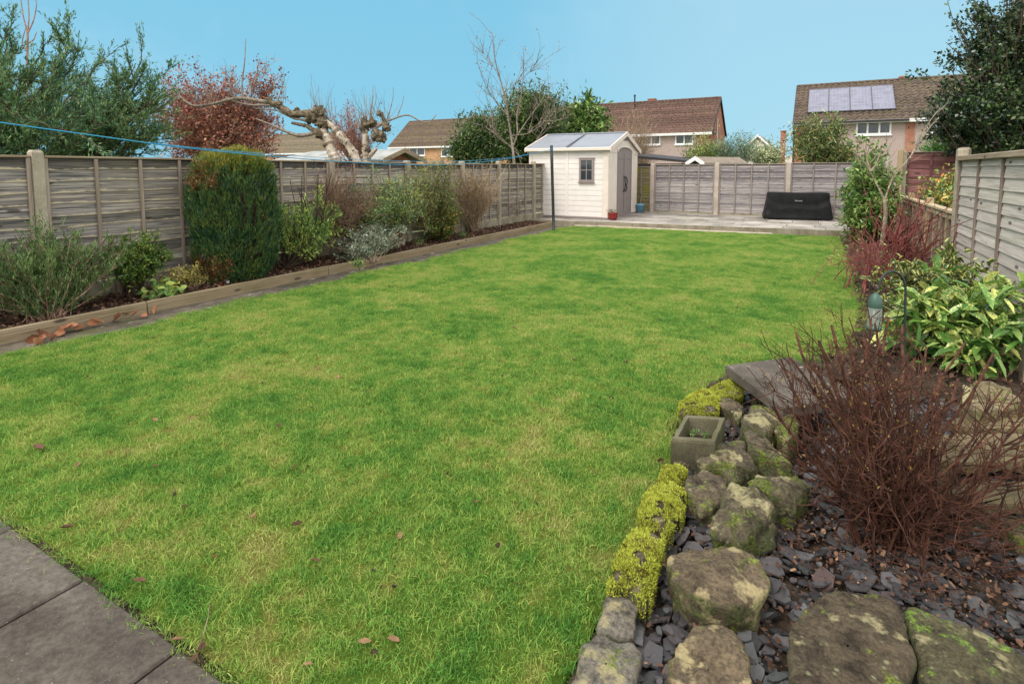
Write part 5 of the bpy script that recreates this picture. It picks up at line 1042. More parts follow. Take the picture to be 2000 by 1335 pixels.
# neighbour's yellow leaved shrub seen over the low fence
plant('yellow_leaf_shrub', 'shrub with yellow and green leaves beyond the low tan fence', 'shrub', np.array([2.12, 13.4, .0]), ell((2.12, 13.4, .98), (.34, 1.5, .48), 80, .35, .3, 24, .2), r=(.009, .003), mat='tw_dark',
    sub=[(300, .2, .4, .7, .4, (.003, .0015))], lv=[('lf_yel', 1, 420, .08, .045, dict(spread=.05, kind='f', droop=.2)), ('lf_laurel', 1, 900, .08, .045, dict(spread=.06, kind='f', droop=.2)), ('lf_orange', 1, 260, .07, .04, dict(spread=.05, kind='f', droop=.2))])
# ================================================================ BACKGROUND TREES
def conifer(name, label, base, mains, r, mat, dens, L, W, sub, lmat='lf_con', grp='trees beyond the left fence', fan=.55):
    t = thing(name, label, 'tree', base, 0, grp); mb = MB(); P = np.array(mains); mb.tubes(P, taper(P, *r), 6); mb.build('trunk', M[mat], t)
    Q, _ = twigs(P, sub[0], sub[1], .15, fan, .25, 6, .05); R_, _ = twigs(Q, sub[2], sub[3], .15, .45, .15, 5, .05); b2 = MB(); b2.tubes(Q, taper(Q, .014, .004), 4); b2.tubes(R_, taper(R_, .005, .002), 3); b2.build('branch', M[mat], t)
    fm = MB(); foliage(fm, R_, dens, L, W, t0=.02, spread=.016, along=1.0, rnd=.30, up=.08, nup=.5); foliage(fm, Q, dens//4, L, W, t0=.2, spread=.03, along=.9, rnd=.42, up=.08); foliage(fm, P, dens//12, L, W, t0=.45, spread=.04, along=.9, rnd=.42, up=.1); fm.build('crown', M[lmat], t); return t
def spray(base, ends, d_, k=10, v=.35, h=.45): return paths(np.repeat(np.array(base)[None], len(ends), 0), np.array([D(*e[:2], d_+(e[2] if len(e) > 2 else 0)) for e in ends]), k, h, v, .04)
bL = D(-190, 330, 9.3)*[1, 1, 0]
ends = [(5, 70), (36, 62), (100, 150), (60, 120), (130, 95, .3), (150, 128, .4), (90, 200, -.6), (150, 190, -.6), (200, 225, -.8), (40, 180, -.8), (10, 240, -.8), (120, 255, -.9), (60, 280, -.8), (175, 270, -.6), (20, 130, -.4), (70, 155, -.6), (110, 225, .4), (30, 100, .5), (160, 160, -.2), (0, 160, -.9)]
conifer('yew_tree', 'dark green feathery conifer at the far left behind the fence', bL, spray(bL+[0, 0, .4], ends, 9.3), (.042, .010), 'brown_bark', 56000, .066, .0155, (330, .55, 2600, .26))
bL = D(60, 340, 10.6)*[1, 1, 0]
ends = [(262, 120), (270, 122, .4), (280, 150), (300, 160, .3), (245, 165, -.4), (195, 122, .3), (180, 140), (230, 190, -.5), (310, 185), (290, 210, -.5), (320, 215, .2), (260, 240, -.6), (210, 240, -.6), (300, 250, -.4), (240, 275, -.4), (190, 200, -.4), (320, 262, .2), (170, 230, .5), (205, 170, .3), (285, 285, -.3), (200, 285, -.3)]
conifer('yew_tree', 'grey green feathery conifer leaning right beside the red beech', bL, spray(bL+[0, 0, .6], ends, 10.4), (.038, .009), 'brown_bark', 46000, .066, .0155, (320, .50, 2400, .25))
# bare shoots at top left
bB = D(52, 330, 13)*[1, 1, 0]; t = thing('bare_tree', 'thin bare reddish shoots rising above the far left conifer', 'tree', bB, 0, 'trees beyond the left fence'); P, rr = limb([(55, 330), (52, 200), (53, 120), (54, 62)], 13, .05, .025); MB().tubes(P, rr, 6).build('trunk', M['tw_pink'], t)
for L_ in ([(54, 66), (45, 30), (40, -5), (43, -40)], [(54, 66), (57, 30), (54, -10), (58, -50)], [(54, 66), (66, 40), (72, 10), (66, -20)], [(55, 85), (66, 78), (72, 62)], [(53, 100), (42, 85), (48, 62), (52, 50)]): MB().tubes(*limb(L_, 13, .018, .007), 5).build('branch', M['tw_pink'], t)
# red beech
def broad(name, label, base, c, r, n, mat, lmat, lv_n, L, W, sub, grp, tr=.12, lump=.3, seed=0, power=.33, kind='d', spread=.08, zmin=None, up=.1, droop=0., extra=(), tw2=None, v=.5):
    base = np.array(base); t = thing(name, label, 'tree', base, 0, grp); T = ell(c, r, n, power, lump, seed, zmin); mb = MB()
    fork = np.array([base[0]*.6+c[0]*.4, base[1]*.6+c[1]*.4, base[2]+(c[2]-base[2])*.55]); tp = paths(base[None], fork[None], 8, .5, .5, .02); mb.tubes(tp, np.linspace(tr, tr*.7, 8)[None], 8); mb.build('trunk', M[mat], t)
    P = paths(fork[None]+rng.normal(size=(n, 3))*.03, T, 8, .45, v, .06); b2 = MB(); b2.tubes(P, taper(P, tr*.30, tr*.06), 5); Q, _ = twigs(P, sub[0], sub[1], .35, .7, .3, 5, .05); b2.tubes(Q, taper(Q, tr*.09, tr*.03), 3); lay = Q
    if tw2: Q2, _ = twigs(Q, tw2[0], tw2[1], .2, .7, .3, 4); b2.tubes(Q2, taper(Q2, tr*.05, tr*.022), 3); lay = Q2
    b2.build('branch', M[mat], t)
    for (m_, nn) in ((lmat, lv_n), *extra):
        if nn: fm = MB(); foliage(fm, lay, nn, L, W, t0=.15, spread=spread, along=.4, rnd=.8, up=up, nup=.4, kind=kind, droop=droop); fm.build('crown', M[m_], t)
    return t
c = D(430, 236, 15); bb = D(440, 340, 15)*[1, 1, 0]; kp = 15/F
broad('copper_beech', 'reddish brown leaved beech behind the clipped conifer', bb, c, (136*kp, 95*kp, 100*kp), 120, 'tw_brown', 'lf_beech', 22000, .08, .042, (1700, .46), 'trees beyond the left fence', .10, .30, 31, tw2=(4200, .24), extra=(('lf_rust', 1500),), power=.4)
c = D(690, 255, 19); bb = D(690, 340, 19)*[1, 1, 0]; kp = 19/F
broad('copper_beech', 'small reddish bare tree behind the pale pollarded trunks', bb, c, (62*kp, 50*kp, 48*kp), 70, 'tw_pink', 'lf_beech', 2300, .075, .036, (600, .38), 'trees beyond the left fence', .07, .3, 32, tw2=(900, .22))
# pollarded pale tree
dP = 11.5; bP = D(712, 345, dP)*[1, 1, 0]; t = thing('pollarded_tree', 'gnarled pollarded tree with pale trunks and long bare leaning limb', 'tree', bP, 0, 'trees beyond the left fence')
g = NG('birch_bark'); f = g.noise(7, 6, .65, (1, 1, .6)); M['birch'] = g.out(g.mix(g.mr(g.noise(16, 4), .6, .68), g.ramp(f, [(.3, (.20, .155, .105)), (.5, (.42, .35, .27)), (.7, (.58, .50, .41))]), (.10, .08, .06)), .8, g.noise(30, 6, .7), .7, .012)
M['knob'] = bark('knob_bark', (.055, .045, .028), (.22, .175, .115), 14, (1, 1, 1))
def rough_limb(mb, pts, r0, r1, k=34, am=.18, n=9, sd=0):
    P, rr = limb(pts, dP, r0, r1, k); rr = rr*(1+am*np.array([mnoise.noise(Vector((i*.55+sd, sd, 0))) for i in range(k)])*1.6); mb.tubes(P, rr, n)
for i, (pts, r0, r1) in enumerate((([(662, 325), (650, 300), (640, 272), (630, 252)], .155, .105), ([(702, 325), (690, 298), (672, 272), (650, 248), (632, 236)], .12, .085), ([(716, 325), (713, 295), (714, 268), (712, 250)], .085, .075), ([(706, 330), (722, 305), (735, 290)], .075, .055))):
    mb = MB(); rough_limb(mb, pts, r0*.8, r1*.8, am=.3, sd=i*5); mb.build('trunk', M['birch'], t, True)
for i, (pts, r0, r1) in enumerate((([(632, 246), (622, 228), (605, 222), (590, 222), (570, 224), (555, 214), (540, 204), (520, 198)], .10, .06), ([(524, 200), (500, 196), (478, 192), (455, 192), (430, 200), (405, 205), (380, 209), (362, 200), (348, 184), (336, 172), (324, 158), (316, 142)], .045, .012), ([(545, 208), (520, 205), (495, 206), (470, 202), (440, 190)], .035, .015), ([(625, 250), (608, 262), (585, 266), (560, 258), (540, 248), (520, 240), (500, 232)], .05, .014), ([(622, 262), (600, 246), (570, 240)], .06, .03), ([(600, 235), (575, 232), (540, 215), (500, 212)], .028, .012))):
    mb = MB(); rough_limb(mb, pts, r0, r1, am=.25, sd=20+i*3); mb.build('limb', M['knob' if i in (0, 4) else 'tw_grey'], t, True)
for i, (pts, r0, r1) in enumerate((([(712, 252), (716, 240), (728, 236)], .06, .03), ([(752, 240), (745, 222), (740, 217)], .05, .03), ([(752, 238), (770, 232), (785, 226), (800, 224), (815, 234), (828, 241), (842, 238), (852, 224)], .022, .010), ([(755, 235), (762, 215), (768, 190), (768, 170)], .014, .004), ([(722, 240), (727, 200), (729, 165)], .014, .004), ([(775, 230), (785, 205), (790, 185)], .012, .004), ([(540, 204), (552, 170), (556, 148)], .016, .005), ([(473, 160), (478, 120), (480, 75)], .018, .006), ([(490, 165), (505, 145), (522, 120)], .014, .004), ([(473, 195), (474, 175), (473, 158)], .018, .016), ([(625, 215), (623, 190), (622, 165)], .008, .003), ([(728, 255), (742, 243), (752, 240)], .04, .05))):
    MB().tubes(*limb(pts, dP, r0, r1), 5).build('shoot', M['tw_grey' if i > 1 else 'knob'], t, True)
def knob(px, py, r_, sd):
    c_ = D(px, py, dP); u_ = np.linspace(0, math.pi, 15); a_ = np.arange(20)*2*math.pi/20; V = []
    for u in u_:
        rw = []
        for a in a_:
            v = np.array([math.sin(u)*math.cos(a), math.sin(u)*math.sin(a), math.cos(u)]); s_ = r_*.85*(1+.8*mnoise.noise(Vector(v*2.0)+Vector((sd*3.3, 0, 0)))+.5*mnoise.noise(Vector(v*5.5)+Vector((sd*1.3, 4, 0)))); rw.append(c_+v*s_)
        V.append(rw)
    return np.array(V)
for i, (px, py, r_) in enumerate(((620, 222, .17), (606, 230, .12), (630, 240, .14), (628, 262, .12), (545, 205, .09), (525, 196, .07), (580, 216, .07), (714, 245, .14), (728, 240, .10), (738, 265, .13), (747, 270, .10), (755, 248, .10), (742, 222, .07), (672, 278, .09), (690, 295, .08), (716, 292, .09), (640, 285, .09))):
    MB().grid(knob(px, py, r_, i), True).build('knob', M['knob'], t, True)
tips = np.array([D(px, py, dP) for px, py in ((620, 218), (545, 200), (714, 240), (755, 240), (728, 236), (640, 238), (700, 250), (470, 196), (400, 204))]); Q = paths(tips[rng.integers(0, 9, 110)], tips[rng.integers(0, 9, 110)], 4)
idx = rng.integers(0, 9, 130); st_ = tips[idx]+rng.normal(size=(130, 3))*.08; Q = paths(st_, st_+np.c_[rng.normal(size=(130, 2))*.16, .2+.55*rng.random(130)], 5, .5, .5, .04); MB().tubes(Q, taper(Q, .005, .002), 3).build('twigs', M['tw_grey'], t)
# bare tree near the shed
dB = 18.0; bB = D(1004, 345, dB)*[1, 1, 0]; t = thing('bare_tree', 'bare branching tree with a few dead leaves beside the shed', 'tree', bB, 0, 'trees beyond the back fence'); allp = []
for (pts, r0, r1) in (([(1006, 350), (1003, 300), (998, 265), (992, 225), (985, 180), (972, 140), (964, 105), (962, 62)], .085, .016), ([(1000, 290), (1012, 262), (1008, 225), (1018, 190), (1022, 150), (1024, 112)], .05, .012), ([(1012, 262), (1030, 235), (1052, 205), (1078, 165)], .035, .010), ([(992, 225), (972, 205), (955, 180), (945, 158)], .028, .008), ([(1018, 320), (1010, 290), (985, 280), (965, 262), (960, 225), (957, 195)], .035, .010), ([(985, 180), (1000, 168), (1022, 152), (1052, 125)], .022, .007), ([(972, 140), (952, 118), (942, 100)], .018, .006), ([(1030, 300), (1050, 270), (1070, 240), (1095, 215)], .03, .008), ([(1020, 310), (980, 270), (945, 245), (920, 240)], .03, .008), ([(998, 265), (1030, 262), (1058, 245), (1085, 200)], .028, .008)):
    P, rr = limb([(*p, rng.normal()*.15) for p in pts], dB, r0*.62, r1*.55, 26); MB().tubes(P, rr, 6).build('trunk' if r0 > .08 else 'branch', M['tw_grey'], t, True); allp.append(smooth_path(P, 12))
A = np.array(allp); Q, _ = twigs(A, 130, .75, .25, .6, .5, 6, .06); Q2, _ = twigs(Q, 300, .32, .25, .7, .4, 4); mb = MB(); mb.tubes(Q, taper(Q, .009, .0035), 4); mb.tubes(Q2, taper(Q2, .0045, .0022), 3); mb.build('twigs', M['tw_grey'], t)
mb = MB(); foliage(mb, Q2, 260, .06, .035, .4, .05, up=-.2); mb.build('dead_leaves', M['tw_tan'], t)
BG = 'trees beyond the back fence'
def bgtree(name, label, px, py, hw, hh, d_, mat, lmat, nl, L, W, sub=(500, .4), n=70, seed=0, lump=.3, kind='d', extra=(), spread=.1, tr=.08, tw2=None, up=.1, droop=.0, ryf=.8, power=.33, v=.5, grp=BG):
    k_ = d_/F; c_ = D(px, py, d_); return broad(name, label, D(px, 345, d_)*[1, 1, 0], c_, (hw*k_, hw*k_*ryf, hh*k_), n, mat, lmat, nl, L, W, sub, grp, tr, lump, seed, power, kind, spread, .3, up, droop, extra, tw2, v)
bgtree('evergreen_tree', 'dark evergreen conifer behind the bare tree and shed roof', 1036, 252, 84, 74, 20.0, 'tw_dark', 'lf_dark', 36000, .13, .048, (1300, .55), 130, 41, extra=(('lf_olive', 4000),), up=.3)
bgtree('evergreen_tree', 'lower grey green evergreen left of the bare tree', 935, 275, 66, 46, 19.0, 'tw_dark', 'lf_dark', 20000, .12, .04, (600, .4), 70, 42, extra=(('lf_silver', 1300), ('lf_olive', 1500)))
bgtree('laurel_tree', 'bright glossy green laurel rising behind the shed roof', 1142, 246, 50, 58, 21.0, 'tw_dark', 'lf_laurel', 4800, .22, .075, (500, .4), 70, 43, kind='f', droop=.1, extra=(('lf_dark', 1500),), up=.4)
bgtree('bare_shrub', 'mass of thin tan bare twigs in front of the middle house', 1240, 275, 62, 55, 23.0, 'tw_tan', 'lf_olive', 500, .05, .02, (900, .5), 90, 44, tw2=(2600, .3), tr=.05)
bgtree('garden_shrub', 'light green leafy shrub above the back fence by the small white gable', 1372, 292, 36, 27, 20.5, 'tw_tan', 'lf_lime', 2600, .10, .035, (400, .35), 50, 45, extra=(('lf_olive', 1000),), tr=.04)
bgtree('buddleia', 'blue green feathery buddleia above the middle of the back fence', 1432, 296, 42, 27, 20.0, 'tw_tan', 'lf_blue', 4200, .13, .022, (500, .35), 60, 46, up=.5, tr=.04)
bgtree('garden_shrub', 'pale variegated shrub in front of the white gable', 1500, 300, 42, 20, 20.5, 'tw_tan', 'lf_var', 3200, .10, .04, (400, .3), 55, 47, tr=.04)
bgtree('rhododendron', 'large leaved olive green shrub in front of the solar panel house', 1600, 276, 46, 46, 19.5, 'tw_tan', 'lf_olive', 3600, .17, .045, (500, .4), 65, 48, kind='f', droop=.15, extra=(('lf_laurel', 1500), ('lf_var', 500)), tr=.05)
bgtree('rhododendron', 'lower leafy shrub between the rhododendron and the laurel', 1640, 300, 30, 20, 19.0, 'tw_tan', 'lf_olive', 1500, .14, .04, (300, .3), 40, 49, kind='f', extra=(('lf_laurel', 600),), tr=.04)
bgtree('small_conifer', 'small bright green conifer below the dark holly', 1838, 300, 34, 42, 13.5, 'tw_dark', 'lf_gcon', 6500, .09, .020, (500, .3), 60, 50, up=.6, tr=.05, grp='trees beyond the right fence')
# big dark holly at the right
kp = 12/F; tH = D(1985, 350, 12)*[1, 1, 0]; t = thing('holly_tree', 'large dark holly tree towering over the right fence', 'tree', tH, 0, 'trees beyond the right fence')
T = np.r_[ell(D(1985, 200, 12), (95*kp, 100*kp, 115*kp), 120, .35, .35, 51), ell(D(1965, 60, 12), (85*kp, 80*kp, 100*kp), 90, .35, .35, 52), ell(D(2080, 120, 12.5), (110*kp, 110*kp, 150*kp), 90, .4, .3, 53), ell(D(1895, 220, 11.8), (96*kp, 60*kp, 66*kp), 110, .35, .35, 54), np.array([D(px, py, 12) for px, py in ((1848, 85), (1860, 5), (1870, 55), (1852, 100), (1808, 150), (1840, 165), (1862, 130), (1875, 115), (1885, 30))])]
tp = smooth_path([tH, D(1990, 300, 12), D(1985, 200, 12), D(1990, 60, 12), D(2000, -60, 12)], 16); MB().tubes(tp, np.linspace(.16, .03, 16), 8).build('trunk', M['tw_dark'], t, True)
zi = np.clip(((T[:, 2]-.6)/(tp[-1, 2])*15*.75).astype(int), 1, 14); P = paths(tp[zi], T, 8, .5, .4, .05); b2 = MB(); b2.tubes(P, taper(P, .028, .006), 5); Q, _ = twigs(P, 2300, .34, .3, .75, .3, 5, .05); b2.tubes(Q, taper(Q, .006, .002), 3); b2.build('branch', M['tw_dark'], t)
mb = MB(); foliage(mb, Q, 58000, .085, .05, t0=.1, spread=.05, along=.4, rnd=.8, up=.15, nup=.4, kind='d'); mb.build('crown', M['lf_holly'], t); mb = MB(); foliage(mb, Q, 6000, .08, .046, t0=.5, spread=.05, along=.4, rnd=.8, up=.3, nup=.6); mb.build('crown', M['lf_dark'], t)
# ================================================================ HOUSES
def tilemat(name, c0, c1, moss=.3, mossc=(.16, .17, .04)):
    g = NG(name); f = g.noise(1.2, 6, .65); c = g.island(g.ramp(g.noise(5, 4, .7), [(.3, c0), (.7, c1)]), .18); c = g.mix(g.mr(f, .5, .75, 0, moss), c, mossc); return g.out(c, .85, None, spec=.2)
BR = brickmat('brick_orange', (.40, .20, .085), (.52, .28, .13)); BR_RED = brickmat('brick_red', (.32, .10, .055), (.42, .16, .085)); BR_REDY = brickmat('brick_red_side', (.30, .095, .05), (.40, .15, .08), 'y')
BR_Y = brickmat('brick_orange_side', (.40, .20, .085), (.52, .28, .13), 'y')
REND = simple('pebbledash_pink', (.40, .315, .285), .95, .1, .18, 14, .5); DARKT = simple('dark_trim', (.035, .03, .03), .6, .3)
def pantiles(mb, x0, x1, yA, zA, yB, zB, pitch=.36, rows=16):
    """courses from the eave (A) up to the ridge (B); each course its own island"""
    nx = int((x1-x0)/pitch*4)+1; xs_ = np.linspace(x0, x1, nx); wv = .05*np.cos(np.arange(nx)*math.pi/2)
    for r_ in range(rows):
        a, b = r_/rows, (r_+1.12)/rows; b = min(b, 1); l0, l1 = .085, .0
        A = np.stack([xs_, np.full(nx, yA+(yB-yA)*a), zA+(zB-zA)*a+l0+wv], 1); B_ = np.stack([xs_, np.full(nx, yA+(yB-yA)*b), zA+(zB-zA)*b+l1+wv], 1); C_ = A-np.array([0, 0, .10]); mb.grid(np.stack([C_, A, B_]))
def window(t, axis, x0, x1, y, z0, z1, n, out=.05, split=None):
    """frame with n lights on a facade facing -y"""
    fm = MB(); f_ = .10; fm.box(x0, x0+f_, y-out, y+.05, z0, z1); fm.box(x1-f_, x1, y-out, y+.05, z0, z1); fm.box(x0+f_, x1-f_, y-out, y+.05, z0, z0+f_); fm.box(x0+f_, x1-f_, y-out, y+.05, z1-f_, z1)
    w_ = (x1-x0)/n
    for i in range(1, n): fm.box(x0+w_*i-.05, x0+w_*i+.05, y-out-.003, y+.045, z0+f_, z1-f_)
    wo_ = fm.build('window', M['white'], t); MB().box(x0+f_, x1-f_, y-.012, y+.02, z0+f_, z1-f_).build('pane', M['glass'], wo_)
    MB().box(x0-.06, x1+.06, y-out-.06, y-.002, z0-.09, z0-.003).build('sill', M['white'], wo_)
def house(label, x0, x1, yf, dep, ez, rz, wall, side, roofm, wins, piers=(), group=None, base_z=0, vent=None, chim=None, name='house', fasc='fascia', bargem=None, tiles=16, ov=.35, roofx=None):
    t = thing(name, label, 'house', ((x0+x1)/2, yf+dep/2, 0), 0, group); yr = yf+dep/2
    MB().box(x0, x1, yf, yf+dep, base_z, ez-.05).build('wall', wall, t)
    for xx in (x0, x1):
        s_ = 1 if xx == x1 else -1; gm_ = MB(); gm_.add([(xx+s_*.012, yf+.005, base_z), (xx+s_*.012, yf+dep-.005, base_z), (xx+s_*.012, yf+dep-.005, ez-.05), (xx+s_*.012, yr, rz-.12), (xx+s_*.012, yf+.005, ez-.05)], [[0, 1, 2, 4]], [[4, 2, 3]]); gm_.build('gable_wall', side, t)
    rx0, rx1 = roofx or (x0-.12, x1+.12)
    rm_ = MB(); sl_ = (rz-ez)/(dep/2); pantiles(rm_, rx0, rx1, yf-ov, ez-ov*sl_, yr, rz, rows=tiles); pantiles(rm_, rx0, rx1, yf+dep+ov, ez-ov*sl_, yr, rz, rows=4)
    rf = rm_.build('roof', roofm, t); MB().tubes(np.array([(rx0, yr, rz+.02), (rx1, yr, rz+.02)]), np.array([.11, .11]), 8).build('ridge', roofm, rf)
    MB().box(rx0, rx1, yf-ov-.08, yf-ov-.01, ez-ov*sl_-.22, ez-ov*sl_+.0).build('fascia', M[fasc], t); MB().box(rx0+.02, rx1-.02, yf-ov-.005, yf-.002, ez-ov*sl_-.20, ez-ov*sl_-.16).build('soffit', M['fascia'], t)
    for xx in (rx0-.04, rx1):
        bb = MB(); bb.hexa([(xx, yf-ov, ez-ov*sl_-.2), (xx+.04, yf-ov, ez-ov*sl_-.2), (xx+.04, yr, rz-.2), (xx, yr, rz-.2), (xx, yf-ov, ez-ov*sl_+.06), (xx+.04, yf-ov, ez-ov*sl_+.06), (xx+.04, yr, rz+.06), (xx, yr, rz+.06)])
        bb.hexa([(xx, yf+dep+ov, ez-ov*sl_-.2), (xx+.04, yf+dep+ov, ez-ov*sl_-.2), (xx+.04, yr+.001, rz-.2), (xx, yr+.001, rz-.2), (xx, yf+dep+ov, ez-ov*sl_+.06), (xx+.04, yf+dep+ov, ez-ov*sl_+.06), (xx+.04, yr+.001, rz+.06), (xx, yr+.001, rz+.06)]); bb.build('bargeboard', bargem or DARKT, t)
    for (a, b, m_) in piers: MB().box(a, b, yf-.06, yf-.002, base_z, ez-.16).build('brick_pier', m_, t)
    for (a, b, za, zb, n) in wins: window(t, 'x', a, b, yf, za, zb, n)
    if vent: x_, z_, tt_ = vent; y_ = yf+(yr-yf)*tt_; zz = ez+(rz-ez)*tt_; vm_ = MB(); vm_.tubes(np.array([(x_, y_, zz-.1), (x_, y_, zz+z_)]), np.array([.07, .07]), 8); vm_.tubes(np.array([(x_, y_, zz+z_-.12), (x_, y_, zz+z_+.04)]), np.array([.10, .10]), 8); vm_.build('vent_pipe', DARKT, rf)
    if chim: a, b, z_ = chim; cm = MB(); cm.box(a, b, yr+.25, yr+.85, rz-.6, rz+z_); cm.box(a-.04, b+.04, yr+.21, yr+.89, rz+z_+.003, rz+z_+.10); cm.build('chimney', BR_RED, rf)
    return t
HG = 'houses beyond the gardens'
Y2, E2 = 50.0, 5.0
def fx(px, py, y): return Y(px, py, y)[0]
def fz(px, py, y): return Y(px, py, y)[2]
x1_ = fx(1389, 265, Y2); r2 = fz(1405, 191, Y2+4.0)
win = lambda a, b, c_, d_, n, y: (fx(a, (c_+d_)/2, y), fx(b, (c_+d_)/2, y), fz((a+b)/2, d_, y), fz((a+b)/2, c_, y), n)
T2 = tilemat('tiles_brown', (.075, .043, .034), (.165, .10, .08), .25, (.15, .15, .06))
h = house('pink rendered house with brown tiled roof behind the shed', x1_-17.5, x1_, Y2, 8, E2, r2, REND, BR_REDY, T2, [win(1238, 1290, 261, 283, 3, Y2), win(1319, 1354, 258, 282, 2, Y2)], [(x1_-1.05, x1_+.004, BR_RED)], HG, vent=(fx(1238, 200, Y2+3), 1.2, .82), chim=(fx(1266, 195, Y2+4.4), fx(1280, 195, Y2+4.4), .25), tiles=14)
dc = np.array([x1_+.16, Y2+1.1, fz(1397, 258, Y2+1)]); an = np.arange(20)*2*math.pi/20; dm = MB(); rows = [[dc+np.array([-.12*(1-s_*s_)+.12, math.cos(a)*.36*s_, math.sin(a)*.36*s_]) for a in an] for s_ in (.02, .4, .8, 1)]; dm.grid(np.array(rows), True); dm.grid(np.array(rows)[::-1]+[.01, 0, 0], True); dm.tubes(np.array([dc, dc-[.15, 0, .25]]), np.array([.03, .03]), 5)
tag(dm.build('satellite_dish', simple('dish_grey', (.22, .23, .25), .5), None), 'grey satellite dish on the brick gable of the middle house', 'satellite dish')
MB().tubes(np.array([(x1_+.07, Y2+2.8, 2), (x1_+.07, Y2+2.8, 6.1)]), np.array([.05, .05]), 6).build('drain_pipe', M['fascia'], h)
Y3 = 43.5; xa = fx(1553, 250, Y3); r3 = fz(1562, 169, Y3+4)
T3 = tilemat('tiles_grey', (.06, .045, .036), (.145, .11, .085), .35, (.20, .17, .05))
h3 = house('pinkish house with four solar panels on its tiled roof', xa, xa+17, Y3, 8, E2, r3, REND, BR_REDY, T3, [win(1672, 1741, 233, 263, 3, Y3), win(1590, 1633, 236, 264, 2, Y3), win(1809, 1850, 226, 260, 2, Y3)], [(xa-.004, xa+.5, BR_RED), (fx(1769, 260, Y3), fx(1786, 260, Y3), BR_RED)], HG, chim=(fx(1757, 155, Y3+4.4), fx(1764, 155, Y3+4.4), .2), tiles=14)
MB().tubes(np.array([(xa-.05, Y3-.12, .5), (xa-.05, Y3-.12, 4.75)]), np.array([.05, .05]), 6).build('drain_pipe', DARKT, h3)
xg0, xg1 = xa-.1, fx(1776, 224, Y3-.4); MB().box(xg0, xg1, Y3-.55, Y3-.435, E2-.35*(r3-E2)/4-.16, E2-.35*(r3-E2)/4-.02).build('gutter', DARKT, h3)
g = NG('solar_cells'); sp = g.n('ShaderNodeSeparateXYZ'); g.set(sp.inputs[0], g.geo.outputs['Position']); M['solar'] = g.out(g.ramp(g.noise(2), [(.3, (.13, .135, .19)), (.7, (.18, .185, .25))]), .32, None, spec=.6)
sl3 = (r3-E2)/4; ta, tb2 = .20, .82
def rp(px, t_): y_ = Y3-.35+(4.35)*t_; z_ = E2-.35*sl3+(r3-E2+.35*sl3)*t_+.12; return px, y_, z_
xl0, xl1 = fx(1577, 222, Y3+.5), fx(1750, 214, Y3+.5); wS = (xl1-xl0)/4
for i in range(4):
    st = thing('solar_panel', ['leftmost', 'second from left', 'third from left', 'rightmost'][i]+' of the four solar panels on the tiled roof', 'solar panel', (xl0+wS*(i+.5), Y3+2, E2+1), 0, 'solar panels on the roof')
    a, b = xl0+wS*i+.02, xl0+wS*(i+1)-.02; _, ya, za = rp(a, ta); _, yb, zb = rp(a, tb2); nv = nrm(np.array([0, -(zb-za), yb-ya]))
    def quadbox(mb, u0, u1, v0, v1, o0, o1):
        f_ = lambda u, v, o_: np.array([a+(b-a)*u, ya+(yb-ya)*v, za+(zb-za)*v])+nv*o_
        mb.hexa([f_(u0, v0, o0), f_(u1, v0, o0), f_(u1, v1, o0), f_(u0, v1, o0), f_(u0, v0, o1), f_(u1, v0, o1), f_(u1, v1, o1), f_(u0, v1, o1)])
    mb = MB(); quadbox(mb, 0, 1, 0, 1, -.03, .03); mb.build('cells', M['solar'], st); mb = MB()
    for j in range(0, 7): quadbox(mb, j/6-.006 if j else 0, j/6+.006 if j < 6 else 1, 0, 1, .031, .034)
    for j in (1, 2, 3): quadbox(mb, 0, 1, j/4-.010, j/4+.010, .0345, .038)
    mb.build('grid_lines', simple('solar_grid', (.26, .27, .33), .4), st)
    mb = MB()
    for q_ in ((-.01, .012, -.01, 1.01), (.988, 1.01, -.01, 1.01)): quadbox(mb, q_[0], q_[1], q_[2], q_[3], -.035, .042)
    quadbox(mb, .012, .988, -.01, .01, -.034, .041); quadbox(mb, .012, .988, .99, 1.01, -.034, .041); mb.build('frame', simple('solar_frame', (.10, .10, .12), .4), st)
Y1 = 61.0; x0_ = fx(762, 290, Y1); r1_ = fz(836, 236, Y1+4.5)
T1 = tilemat('tiles_mossy', (.085, .062, .046), (.165, .125, .092), .5, (.20, .185, .05))
house('orange brick house with mossy tiled roof left of the evergreens', x0_, x0_+20, Y1, 9, E2, r1_, BR, BR_Y, T1, [win(800, 830, 286, 304, 2, Y1), win(862, 886, 285, 306, 2, Y1), win(765, 780, 288, 304, 1, Y1)], (), HG, vent=(fx(898, 236, Y1+3.8), 1.3, .85), chim=(fx(921, 228, Y1+4.9), fx(931, 228, Y1+4.9), .35), tiles=18)
# far left roof piece
Y0 = 58.0; xb = fx(540, 290, Y0); house('low tiled house with white fascia glimpsed between beech and pollard', xb-6, fx(640, 290, Y0), Y0, 9, fz(580, 296, Y0), fz(580, 262, Y0+4.5), BR, BR_Y, tilemat('tiles_far', (.12, .10, .07), (.22, .18, .13), .5), [], (), HG, tiles=14)
